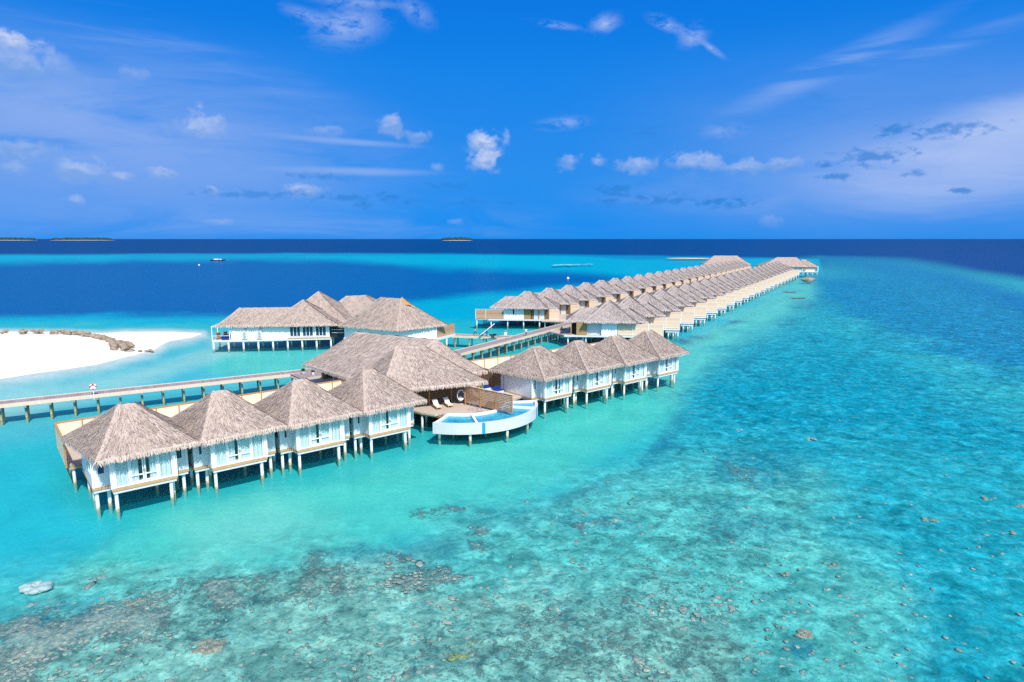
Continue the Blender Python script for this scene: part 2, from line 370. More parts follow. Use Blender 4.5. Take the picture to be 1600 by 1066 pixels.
# ------------------------------------------------------------------ sea bed: one sheet to the horizon, coloured by zone (sand, reef, deep)
def proj(x, y):                       # where a point of the water plane lies in the survey picture; used only to look up its zone
    d = np.maximum(y * CT + H * ST, .5); return 800 + 1000 * x / d, 533 - 1000 * (y * ST - H * CT) / d
rng_ = np.random.RandomState(3)
def vnoise(x, y, s, seed):            # cheap value noise
    x = x / s + seed * 17.3; y = y / s + seed * 5.1; xi = np.floor(x); yi = np.floor(y); fx = x - xi; fy = y - yi
    h = lambda a, b: np.modf(np.abs(np.sin(a * 127.1 + b * 311.7 + seed) * 43758.5453))[0]
    fx = fx * fx * (3 - 2 * fx); fy = fy * fy * (3 - 2 * fy)
    return (h(xi, yi) * (1 - fx) + h(xi + 1, yi) * fx) * (1 - fy) + (h(xi, yi + 1) * (1 - fx) + h(xi + 1, yi + 1) * fx) * fy
def fbm(x, y, s, seed, o=4):
    r = 0; a = .5; tot = 0
    for i in range(o): r = r + a * vnoise(x, y, s / 2 ** i, seed + i); tot += a; a *= .55
    return r / tot - .5
def sdist(px, py, poly):              # signed distance in survey units, inside positive
    best = np.full(px.shape, 1e9); ins = np.zeros(px.shape, bool); n = len(poly)
    for i in range(n):
        x0, y0 = poly[i]; x1, y1 = poly[(i + 1) % n]; dx, dy = x1 - x0, y1 - y0; L = dx * dx + dy * dy + 1e-9
        t = np.clip(((px - x0) * dx + (py - y0) * dy) / L, 0, 1)
        best = np.minimum(best, (px - x0 - t * dx) ** 2 + (py - y0 - t * dy) ** 2)
        c = ((y0 > py) != (y1 > py)) & (px < dx * (py - y0) / (dy if dy else 1e-9) + x0); ins ^= c
    d = np.sqrt(best); return np.where(ins, d, -d)
def smooth(a, b, x): t = np.clip((x - a) / (b - a), 0, 1); return t * t * (3 - 2 * t)
L_, R_ = -900, 2500
# (polygon, feather, colour of the water over it as seen, reefiness, coral cover, noise warp)
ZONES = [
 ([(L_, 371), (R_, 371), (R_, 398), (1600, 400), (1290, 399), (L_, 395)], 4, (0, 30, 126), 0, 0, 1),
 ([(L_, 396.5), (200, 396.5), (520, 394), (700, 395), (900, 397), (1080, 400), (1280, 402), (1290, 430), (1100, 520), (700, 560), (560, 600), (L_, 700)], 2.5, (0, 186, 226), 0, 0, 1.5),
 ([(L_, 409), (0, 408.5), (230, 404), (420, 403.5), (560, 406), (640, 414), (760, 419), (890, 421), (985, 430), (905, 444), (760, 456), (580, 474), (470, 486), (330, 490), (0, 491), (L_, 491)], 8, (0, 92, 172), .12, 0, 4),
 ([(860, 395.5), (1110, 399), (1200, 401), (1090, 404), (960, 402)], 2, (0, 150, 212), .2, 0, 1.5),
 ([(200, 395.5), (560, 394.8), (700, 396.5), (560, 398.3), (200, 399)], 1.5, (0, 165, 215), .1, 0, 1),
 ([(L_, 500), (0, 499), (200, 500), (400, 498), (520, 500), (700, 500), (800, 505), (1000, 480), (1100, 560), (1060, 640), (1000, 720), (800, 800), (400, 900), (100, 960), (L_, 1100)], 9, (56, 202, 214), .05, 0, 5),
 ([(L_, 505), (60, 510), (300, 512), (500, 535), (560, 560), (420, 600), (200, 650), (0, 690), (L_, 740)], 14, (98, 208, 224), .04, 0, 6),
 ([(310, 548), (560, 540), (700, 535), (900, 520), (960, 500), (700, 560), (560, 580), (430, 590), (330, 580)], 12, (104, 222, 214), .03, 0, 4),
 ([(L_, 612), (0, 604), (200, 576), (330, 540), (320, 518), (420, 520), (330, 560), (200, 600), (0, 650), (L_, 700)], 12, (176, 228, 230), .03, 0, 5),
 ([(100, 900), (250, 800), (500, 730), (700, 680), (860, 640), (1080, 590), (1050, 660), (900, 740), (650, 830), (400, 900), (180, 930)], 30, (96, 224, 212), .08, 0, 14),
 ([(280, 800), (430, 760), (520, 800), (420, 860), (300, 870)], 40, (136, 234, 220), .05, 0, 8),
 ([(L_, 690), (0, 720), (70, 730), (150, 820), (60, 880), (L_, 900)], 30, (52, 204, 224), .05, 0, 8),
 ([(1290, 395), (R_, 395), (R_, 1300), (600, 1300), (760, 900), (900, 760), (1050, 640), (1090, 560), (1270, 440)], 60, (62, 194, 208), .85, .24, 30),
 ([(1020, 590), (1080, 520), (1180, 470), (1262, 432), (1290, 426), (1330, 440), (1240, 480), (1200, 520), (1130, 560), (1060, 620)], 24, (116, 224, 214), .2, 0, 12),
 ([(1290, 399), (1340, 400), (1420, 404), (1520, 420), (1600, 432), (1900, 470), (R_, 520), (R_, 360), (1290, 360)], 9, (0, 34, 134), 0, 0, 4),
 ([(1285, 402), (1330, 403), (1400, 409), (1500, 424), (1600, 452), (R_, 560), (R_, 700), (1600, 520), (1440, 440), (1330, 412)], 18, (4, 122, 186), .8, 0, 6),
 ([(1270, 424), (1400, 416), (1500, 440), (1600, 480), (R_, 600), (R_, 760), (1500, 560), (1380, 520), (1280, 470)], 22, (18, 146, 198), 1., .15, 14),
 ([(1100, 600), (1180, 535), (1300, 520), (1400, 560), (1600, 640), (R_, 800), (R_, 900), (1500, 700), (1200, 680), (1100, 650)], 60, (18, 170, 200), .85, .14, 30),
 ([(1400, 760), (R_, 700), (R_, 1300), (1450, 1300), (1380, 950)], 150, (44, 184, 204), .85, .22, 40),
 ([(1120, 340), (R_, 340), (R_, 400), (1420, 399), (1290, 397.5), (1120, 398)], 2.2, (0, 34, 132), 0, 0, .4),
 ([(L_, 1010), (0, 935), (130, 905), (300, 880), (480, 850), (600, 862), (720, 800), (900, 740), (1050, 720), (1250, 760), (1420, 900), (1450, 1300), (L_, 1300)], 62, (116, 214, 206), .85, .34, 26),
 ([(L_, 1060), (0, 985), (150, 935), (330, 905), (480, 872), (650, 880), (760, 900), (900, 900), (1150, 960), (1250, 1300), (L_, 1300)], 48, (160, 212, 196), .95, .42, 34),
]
CORALS = [  # coral-crusted bands of the reef edge
 ([(-200, 1010), (0, 968), (120, 940), (200, 905), (300, 905), (230, 950), (120, 990), (60, 1030), (-60, 1100)], 20, .85, 14),
 ([(330, 905), (450, 880), (560, 865), (640, 865), (740, 885), (700, 905), (600, 910), (520, 930), (430, 915), (350, 925)], 16, 1.35, 10),
 ([(490, 862), (560, 850), (620, 862), (700, 872), (640, 884), (540, 880)], 12, 1.15, 8),
 ([(150, 960), (330, 940), (420, 960), (330, 1000), (180, 1010)], 24, .5, 14),
 ([(640, 790), (700, 778), (725, 783), (690, 797), (640, 803)], 5, .7, 4),
 ([(890, 808), (930, 800), (1000, 806), (970, 818), (910, 818)], 6, .7, 5),
 ([(1085, 800), (1150, 808), (1230, 835), (1180, 835), (1090, 822)], 9, .55, 6),
 ([(1140, 715), (1200, 712), (1210, 728), (1150, 732)], 7, .75, 5),
 ([(735, 835), (775, 838), (770, 850), (735, 848)], 5, .7, 4), ([(735, 815), (765, 816), (760, 824), (738, 824)], 4, .7, 3),
 ([(500, 1020), (640, 1000), (720, 1040), (600, 1080)], 24, .35, 14), ([(0, 1010), (120, 1000), (160, 1060), (0, 1090)], 20, .35, 14)]
DARKS = [([(100, 960), (150, 915), (185, 925), (120, 965)], 14, .5), ([(0, 985), (40, 950), (100, 930), (60, 975)], 14, .5), ([(480, 848), (560, 842), (640, 852), (560, 862), (500, 858)], 8, .35),
 ([(610, 820), (650, 822), (640, 838), (600, 836)], 10, .35), ([(860, 790), (980, 795), (1000, 812), (880, 812)], 9, .4), ([(1090, 790), (1230, 800), (1260, 840), (1100, 830)], 14, .4),
 ([(1130, 705), (1230, 705), (1240, 735), (1120, 735)], 10, .5), ([(40, 930), (130, 925), (120, 950), (30, 950)], 10, .3), ([(1080, 780), (1160, 770), (1150, 790), (1080, 792)], 9, .35),
 ([(690, 780), (760, 775), (830, 790), (740, 795)], 9, .2), ([(1230, 985), (1270, 982), (1285, 1005), (1245, 1012)], 7, .6)]
def bed_fields(x, y):
    px, py = proj(x, y)
    d = np.maximum(y, 20.)
    # warp noise in metres, expressed in survey units
    n1 = fbm(x, y, 16., 1) + .7 * fbm(x, y, 5., 9); n2 = fbm(x, y, 60., 4); nf = fbm(x, y, 2.4, 33, 3); nq = fbm(x, y, 5.5, 51, 4)
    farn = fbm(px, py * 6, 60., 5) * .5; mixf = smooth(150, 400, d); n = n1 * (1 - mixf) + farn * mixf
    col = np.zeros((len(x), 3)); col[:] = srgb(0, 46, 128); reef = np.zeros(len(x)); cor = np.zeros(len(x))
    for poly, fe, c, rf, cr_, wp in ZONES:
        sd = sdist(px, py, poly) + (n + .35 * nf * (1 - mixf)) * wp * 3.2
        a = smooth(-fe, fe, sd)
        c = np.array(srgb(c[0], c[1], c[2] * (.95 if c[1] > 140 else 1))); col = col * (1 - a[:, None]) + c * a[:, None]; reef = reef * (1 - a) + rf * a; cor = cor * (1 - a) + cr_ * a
    cor = cor * (.55 + 1.6 * np.clip(n2 + fbm(x, y, 9., 21) + .15, 0, 1))
    for poly, fe, a_, wp in CORALS:
        a = smooth(-fe * 1.9, fe * 1.3, sdist(px, py, poly) + (n1 + .8 * nf) * wp * 4.5) * a_ * np.clip(.62 + 2.2 * nq, .12, 1.25); cor = np.maximum(cor, a); reef = np.maximum(reef, a)
    dk = np.zeros(len(x))
    for poly, fe, a_ in DARKS: dk = np.maximum(dk, smooth(-fe, fe * .5, sdist(px, py, poly) + (n1 + .5 * nf) * 34) * a_)
    isl = sdist(px, py, [(L_, 519), (0, 518), (100, 519), (160, 521), (200, 518.5), (270, 518.5), (318, 521), (300, 527), (262, 534), (240, 547), (150, 570), (0, 592), (L_, 730)])
    return col, reef, np.clip(cor, 0, 1), dk, isl, px, py
def make_bed():
    dy = np.concatenate([np.arange(.6, 60, .8), np.arange(60, 720, 2.4)]); r = np.concatenate([24000 / dy, [30, 24, 16, 8, 2]])
    th = np.concatenate([np.arange(-180, -46, 6.), np.arange(-46, 46, .14), np.arange(46, 180, 6.)]); th = np.radians(th)
    Rr, T = np.meshgrid(r, th, indexing='ij'); x = (Rr * np.sin(T)).ravel(); y = (Rr * np.cos(T)).ravel()
    # keep rows straight in front: distance measured along y for forward angles
    fwd = np.abs(T.ravel()) < math.radians(46.5); k = np.where(fwd, 1 / np.cos(T.ravel()), 1 / math.cos(math.radians(46))); x *= k; y *= k
    xq, yq = x.copy(), y.copy(); back = y < 12; yq[back] = 12
    col, reef, cor, dk, isl, px, py = bed_fields(xq, yq)
    reef[back] = .5
    z = -.80 - .35 * fbm(x, y, 14., 2) + reef * .5 * fbm(x, y, 3., 8) * (np.hypot(x, y) < 300) + .25 * cor
    # beach profile: metres inland of the waterline
    mpp = np.maximum(y, 30.) / 1000; inland = isl * mpp * 1.8
    beach = (y > 80) & (y < 400) & (x < -20)
    zb = np.clip(inland * .16, -.85, .75) + .05 * fbm(x, y, 5., 3) * (inland > 0)
    z = np.where(beach & (zb > z), zb, z)
    sand = np.where(beach, smooth(-.55, .05, z), 0)
    deep = np.hypot(x, y) > 380; z = np.where(deep, -2.0, z)
    nr, nt = Rr.shape; idx = np.arange(nr * nt).reshape(nr, nt)
    a = idx[:-1, :]; b_ = np.roll(idx, -1, 1)[:-1, :]; c = np.roll(idx, -1, 1)[1:, :]; d = idx[1:, :]
    q = np.stack([a, d, c, b_], -1).reshape(-1, 4)
    me = bpy.data.meshes.new('sea_bed'); nv = nr * nt
    me.vertices.add(nv); me.vertices.foreach_set('co', np.stack([x, y, z], 1).astype('f').ravel())
    me.loops.add(q.size); me.loops.foreach_set('vertex_index', q.ravel().astype('i')); me.polygons.add(len(q)); me.polygons.foreach_set('loop_start', np.arange(0, q.size, 4).astype('i'))
    me.update(calc_edges=True); me.polygons.foreach_set('use_smooth', [True] * len(q))
    ca = me.attributes.new('bed', 'FLOAT_COLOR', 'POINT'); ca.data.foreach_set('color', np.concatenate([col, np.ones((nv, 1))], 1).astype('f').ravel())
    cb = me.attributes.new('cover', 'FLOAT_COLOR', 'POINT'); cb.data.foreach_set('color', np.stack([reef, cor, sand, dk], 1).astype('f').ravel())
    o = bpy.data.objects.new('sea_bed', me); C.objects.link(o); o['kind'] = 'structure'
    m, t, b = mat('sea_bed', (.2, .6, .6), .9, 0.)
    at = t.new('ShaderNodeAttribute', attribute_name='bed'); cv = t.new('ShaderNodeAttribute', attribute_name='cover'); s = t.new('ShaderNodeSeparateColor'); t.l.new(cv.outputs['Color'], s.inputs[0])
    g = t.new('ShaderNodeNewGeometry').outputs['Position']
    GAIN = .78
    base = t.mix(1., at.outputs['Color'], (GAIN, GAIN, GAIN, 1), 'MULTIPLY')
    reefv = s.outputs[0]
    A = t.noise(g, .28, 8, .62, .6); B = t.noise(t.mapping(g, (1, 1, 1), (0, 0, 0), (9, 3, 0)), .95, 7, .65, .8); D = t.noise(g, 3.2, 4, .6)
    # darker weed and rubble patches, paler sand patches
    sw_ = t.noise(g, .055, 5, .6, .8); dkp = t.math('MULTIPLY', t.rng(B, .47, .60, 0, 1, 'SMOOTHSTEP'), t.math('MULTIPLY', t.rng(A, .36, .60, .25, 1), t.rng(sw_, .38, .58, .35, 1.)))
    base = t.mix(t.math('MULTIPLY', dkp, t.math('MULTIPLY', reefv, .78)), base, t.mix(1., base, (.16, .44, .56, 1), 'MULTIPLY'))
    ltp = t.math('MULTIPLY', t.rng(B, .50, .36, 0, 1, 'SMOOTHSTEP'), t.rng(D, .35, .6, .3, 1))
    base = t.mix(t.math('MULTIPLY', ltp, t.math('MULTIPLY', reefv, .60)), base, t.mix(1., t.mix(.35, base, (.30, .60, .56, 1)), (1.12, 1.12, 1.12, 1), 'MULTIPLY'))
    fd = t.math('ADD', t.math('MULTIPLY', t.noise(t.mapping(g, (1, 1, 1), (0, 0, 0), (2, 8, 0)), 2.4, 6, .72, .6), .6), t.math('MULTIPLY', t.noise(g, .75, 4, .6, .4), .4)); fk = t.math('MULTIPLY', t.rng(fd, .34, .66, .50, 1.45), t.rng(t.noise(t.mapping(g, (1, 1.25, 1), (0, 0, R(8)), (6, 1, 0)), .40, 5, .62, 1.0), .34, .66, .52, 1.46)); fk = t.math('ADD', t.math('MULTIPLY', fk, reefv), t.math('SUBTRACT', 1., reefv))
    base = t.mix(1., base, t.xyz(fk, fk, fk), 'MULTIPLY')
    base = t.mix(t.math('MULTIPLY', cv.outputs['Alpha'], t.rng(B, .3, .6, .3, 1)), base, (.004, .13, .22, 1))
    # coral: brown and grey crusts in broken clumps
    cn = t.noise(t.mapping(g, (1, 1, 1), (0, 0, 0), (31, 7, 0)), 1.9, 9, .74, .7)
    vo = t.new('ShaderNodeTexVoronoi'); t.l.new(g, vo.inputs['Vector']); vo.inputs['Scale'].default_value = 3.6
    cc = t.mix(t.rng(D, .35, .65), (.36, .33, .26, 1), (.88, .70, .50, 1)); cc = t.mix(t.math('MULTIPLY', t.rng(vo.outputs['Distance'], .3, .65), .55), cc, (.07, .17, .19, 1))
    cm = t.rng(t.math('ADD', cn, t.math('MULTIPLY', s.outputs[1], .42)), .67, .82, 0, .64, 'SMOOTHSTEP')
    cm = t.math('MULTIPLY', cm, t.rng(s.outputs[1], .02, .12))
    base = t.mix(cm, base, cc)
    sandc = t.mix(t.noise(g, .5, 5), (.72, .65, .55, 1), (.82, .76, .67, 1))
    base = t.mix(s.outputs[2], base, sandc)
    t.put(b.inputs['Base Color'], base)
    bh = t.math('ADD', t.math('MULTIPLY', cn, cm), t.math('MULTIPLY', B, t.math('MULTIPLY', reefv, .5)))
    bump(t, b, bh, .8, .5)
    me.materials.append(m); return o
bed = make_bed()

# water surface: nearly clear sheet over the bed, rippled, reflecting the sky
def water_mat():
    m = bpy.data.materials.new('sea_water'); m.use_nodes = True; t = NT(m.node_tree); t.n.clear()
    g = t.new('ShaderNodeNewGeometry').outputs['Position']
    w1 = t.noise(t.mapping(g, (1, 1.6, 1), (0, 0, R(25))), .55, 5, .6, .4); w2 = t.noise(t.mapping(g, (1, 1.5, 1), (0, 0, R(-20))), 2.6, 3, .6, .3); w3 = t.noise(g, .06, 3, .5)
    hgt = t.math('ADD', t.math('MULTIPLY', w1, .7), t.math('MULTIPLY', w2, .3))
    bm = t.new('ShaderNodeBump'); bm.inputs['Strength'].default_value = .5; bm.inputs['Distance'].default_value = .16; t.l.new(hgt, bm.inputs['Height'])
    fr = t.new('ShaderNodeFresnel'); fr.inputs[0].default_value = 1.33; t.l.new(bm.outputs[0], fr.inputs['Normal'])
    gl = t.new('ShaderNodeBsdfGlossy'); gl.inputs['Roughness'].default_value = .12; t.l.new(bm.outputs[0], gl.inputs['Normal']); gl.inputs[0].default_value = (.9, .95, 1, 1)
    tr = t.new('ShaderNodeBsdfTransparent')
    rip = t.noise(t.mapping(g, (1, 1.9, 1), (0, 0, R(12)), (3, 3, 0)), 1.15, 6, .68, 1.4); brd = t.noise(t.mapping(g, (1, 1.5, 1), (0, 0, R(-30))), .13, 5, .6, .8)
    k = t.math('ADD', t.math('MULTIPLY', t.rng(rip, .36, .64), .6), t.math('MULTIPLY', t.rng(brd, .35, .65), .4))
    t.put(tr.inputs[0], t.mix(k, (.66, .81, .84, 1), (1.0, 1.0, 1.0, 1)))  # tint varied by noise to imitate streaks of sunlight bent by ripples
    mx = t.new('ShaderNodeMixShader'); t.put(mx.inputs[0], t.rng(fr.outputs[0], .02, .8, .01, .13)); df = t.new('ShaderNodeBsdfDiffuse'); df.inputs[0].default_value = (.0, .27, .36, 1); m0 = t.new('ShaderNodeMixShader'); m0.inputs[0].default_value = .12; t.l.new(tr.outputs[0], m0.inputs[1]); t.l.new(df.outputs[0], m0.inputs[2]); t.l.new(m0.outputs[0], mx.inputs[1]); t.l.new(gl.outputs[0], mx.inputs[2])
    o = t.new('ShaderNodeOutputMaterial'); t.l.new(mx.outputs[0], o.inputs[0]); return m
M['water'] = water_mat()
mb = MB(); NSEG = 96
rr = [0, 60, 400, 3000, 12000, 40000]
for k, r in enumerate(rr[1:]):
    for i in range(NSEG): a = 2 * math.pi * i / NSEG; mb.v.append((r * math.cos(a), r * math.sin(a), 0))
mb.v.append((0, 0, 0)); cidx = len(mb.v) - 1
for i in range(NSEG): mb.f.append((cidx, i, (i + 1) % NSEG))
for k in range(len(rr) - 2):
    for i in range(NSEG): j = (i + 1) % NSEG; mb.f.append((k * NSEG + i, (k + 1) * NSEG + i, (k + 1) * NSEG + j, k * NSEG + j))
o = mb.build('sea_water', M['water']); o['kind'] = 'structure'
if o.data.polygons[0].normal.z < 0: o.data.flip_normals()

# ------------------------------------------------------------------ thatched roofs
def roof_mesh(name, quads, material, strands=2500, seed=1, sag=.22, amp=.10, fringe=.42, dens=.13, seg=.45, round_=.35, extra_ridge=0, slen=(.5, 1.0), sw=(.025, .06)):
    """quads: list of (eaveA, eaveB, ridgeB, ridgeA, dotop) 3-D points seen counter-clockwise from outside"""
    rnd = random.Random(seed); V = []; Fc = []; UV = []; TN = []
    cx = sum(q[0][0] + q[1][0] for q in quads) / (2 * len(quads)); cy = sum(q[0][1] + q[1][1] for q in quads) / (2 * len(quads))
    def nz(x, y, z): return (math.sin(x * 1.7 + seed) * math.cos(y * 1.3 - seed * 2) + math.sin(x * 3.9 + y * 2.7 + z * 2.1) * .6 + math.sin(y * 7.1 - x * 5.3 + seed) * .3) / 1.9
    surf = []
    for qi, q in enumerate(quads):
        A, B, Rb, Ra = (Vector(p) for p in q[:4])
        E = (B - A); ne = max(2, int(E.length / seg)); nt = max(2, int(((Ra + Rb) / 2 - (A + B) / 2).length / seg))
        nrm = E.cross((Ra - A)).normalized()
        if nrm.length < .5: nrm = E.cross(Rb - A).normalized()
        if nrm.z < 0: nrm = -nrm
        def pt(s, t, A=A, B=B, Ra=Ra, Rb=Rb, nrm=nrm):
            p = (A.lerp(B, s)).lerp(Ra.lerp(Rb, s), t)
            p = p.copy(); p.z -= sag * math.sin(math.pi * t)
            k = amp * min(1, 4 * s, 4 * (1 - s), 5 * t + .15, 5 * (1 - t))
            n = nz(p.x, p.y, p.z); p += nrm * (k * n)
            if t > .999 or t < .001: p.z += .06 * nz(p.x * 2, p.y * 2, 3)
            return p
        k0 = len(V); Lsl = (Ra - A).length
        for j in range(nt + 1):
            for i in range(ne + 1):
                s, t = i / ne, j / nt; p = pt(s, t); V.append(tuple(p)); UV.append((s * E.length * (1 - t) + (Ra - A).dot(E.normalized()) * t + qi * 31.7, t * Lsl, seed)); TN.append(.45 + .25 * nz(p.x * 1.3, p.y * 1.3, qi) + (.25 if t < .06 else 0))
        for j in range(nt):
            for i in range(ne):
                a = k0 + j * (ne + 1) + i; Fc.append((a, a + 1, a + ne + 2, a + ne + 1))
        surf.append((pt, E, nrm, q, Lsl, A, B))
    def strand(p0, p1, wd, tone, side, u):
        n = len(V); V.extend([tuple(p0 - side * wd), tuple(p0 + side * wd), tuple(p1 + side * wd * .5), tuple(p1 - side * wd * .5)]); Fc.append((n, n + 1, n + 2, n + 3))
        UV.extend([(u, 0, seed)] * 4); TN.extend([tone] * 4)
    area = [s[1].length * s[4] for s in surf]; ta = sum(area)
    for (pt, E, nrm, q, Lsl, A, B), ar in zip(surf, area):
        ed = E.normalized(); taper = 1 - (Vector(q[2]) - Vector(q[3])).length / max(E.length, .01)
        cnt = int(strands * ar / ta)
        for i in range(cnt):
            t = rnd.random() ** 1.25; s = rnd.random()
            if rnd.random() < t * taper: t = 1 - t; 
            p0 = pt(s, t) + nrm * .03; dl = rnd.uniform(*slen); t2 = max(-.02, t - dl / Lsl); s2 = min(1, max(0, s + rnd.uniform(-.05, .05) * 8 / max(E.length, 2) * .4))
            p1 = pt(s2, max(t2, 0)) + nrm * rnd.uniform(.03, .13)
            if t2 < 0: p1.z -= .2
            strand(p0, p1, rnd.uniform(*sw), rnd.choice((-.1, .2, .5, .9, 1.2)) + rnd.uniform(-.2, .2), ed, rnd.random() * 9)
        # combed cap along the hip
        hl = (Ra_ := Vector(q[3])) - A; nh = int(hl.length / .10)
        for i in range(nh):
            f_ = (i + rnd.random()) / nh; p0 = pt(0, f_) + Vector((0, 0, .09))
            for sg in (-1, 1):
                dn = (ed * (.55 if sg > 0 else -.55) - hl.normalized() * .8 + Vector((0, 0, -.12))).normalized()
                strand(p0 + Vector((0, 0, .03)), p0 + dn * rnd.uniform(.3, .6) + Vector((0, 0, -.05)), rnd.uniform(*sw) * 1.2, rnd.uniform(.2, 1.1), ed, rnd.random() * 9)
        # hanging fringe
        outw = Vector((nrm.x, nrm.y, 0)).normalized(); nfr = int(E.length / dens)
        for lay in range(2):
            for i in range(nfr):
                s = (i + rnd.random()) / nfr; p = A.lerp(B, s) + nrm * rnd.uniform(-.05, .06); p.z += .10 - lay * .08; p.z += .06 * nz(p.x * 2, p.y * 2, 3)
                L = fringe * rnd.uniform(.75, 1.25) - lay * .05
                p1 = p + outw * rnd.uniform(.0, .22) + ed * rnd.uniform(-.12, .12) + Vector((0, 0, -L)); wd = dens * rnd.uniform(.4, .7)
                strand(p - outw * lay * .1, p1 - outw * lay * .1, wd, rnd.uniform(.7, 2.2) - lay * .3, ed, rnd.random() * 9)
        # underside
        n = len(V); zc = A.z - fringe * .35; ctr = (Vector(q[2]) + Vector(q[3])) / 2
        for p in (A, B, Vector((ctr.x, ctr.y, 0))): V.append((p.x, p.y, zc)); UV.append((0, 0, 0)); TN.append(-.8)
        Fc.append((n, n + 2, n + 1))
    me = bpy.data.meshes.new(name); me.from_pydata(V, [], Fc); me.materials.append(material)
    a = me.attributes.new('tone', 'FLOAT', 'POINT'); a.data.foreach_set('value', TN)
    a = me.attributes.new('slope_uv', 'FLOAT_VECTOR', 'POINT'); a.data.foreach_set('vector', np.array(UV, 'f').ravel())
    nst = me.polygons; me.update(); return me
def hip(eaves, ze, r0, r1):
    """four eave corners counter-clockwise (near-left, near-right, far-right, far-left); ridge from r0 (left) to r1 (right)"""
    e = [(x, y, ze) for x, y in eaves]
    return [(e[0], e[1], r1, r0), (e[1], e[2], r1, r1), (e[2], e[3], r0, r1), (e[3], e[0], r0, r0)]
def hipbox(x0, x1, y0, y1, ze, zr, rx0, rx1, ry=None):
    ry = (y0 + y1) / 2 if ry is None else ry
    return hip([(x0, y0), (x1, y0), (x1, y1), (x0, y1)], ze, (rx0, ry, zr), (rx1, ry, zr))
def add_roof(name, me, parent, label=None):
    o = bpy.data.objects.new(name, me); C.objects.link(o); o.parent = parent
    if label: o['label'] = label
    return o
def pile(parent, x, y, top, r=.15, name='pile', m='pile', cap=False, bot=-1.6):
    b = MB().tube((x, y, bot), (x, y, top), r * 1.05, r, 8)
    if cap: b.box(x - .16, x + .16, y - .75, y + .75, top - .22, top); b.tube((x, y, top - .75), (x, y - .6, top - .2), .07, .07, 4); b.tube((x, y, top - .75), (x, y + .6, top - .2), .07, .07, 4)
    return b.build(name, M[m], parent)

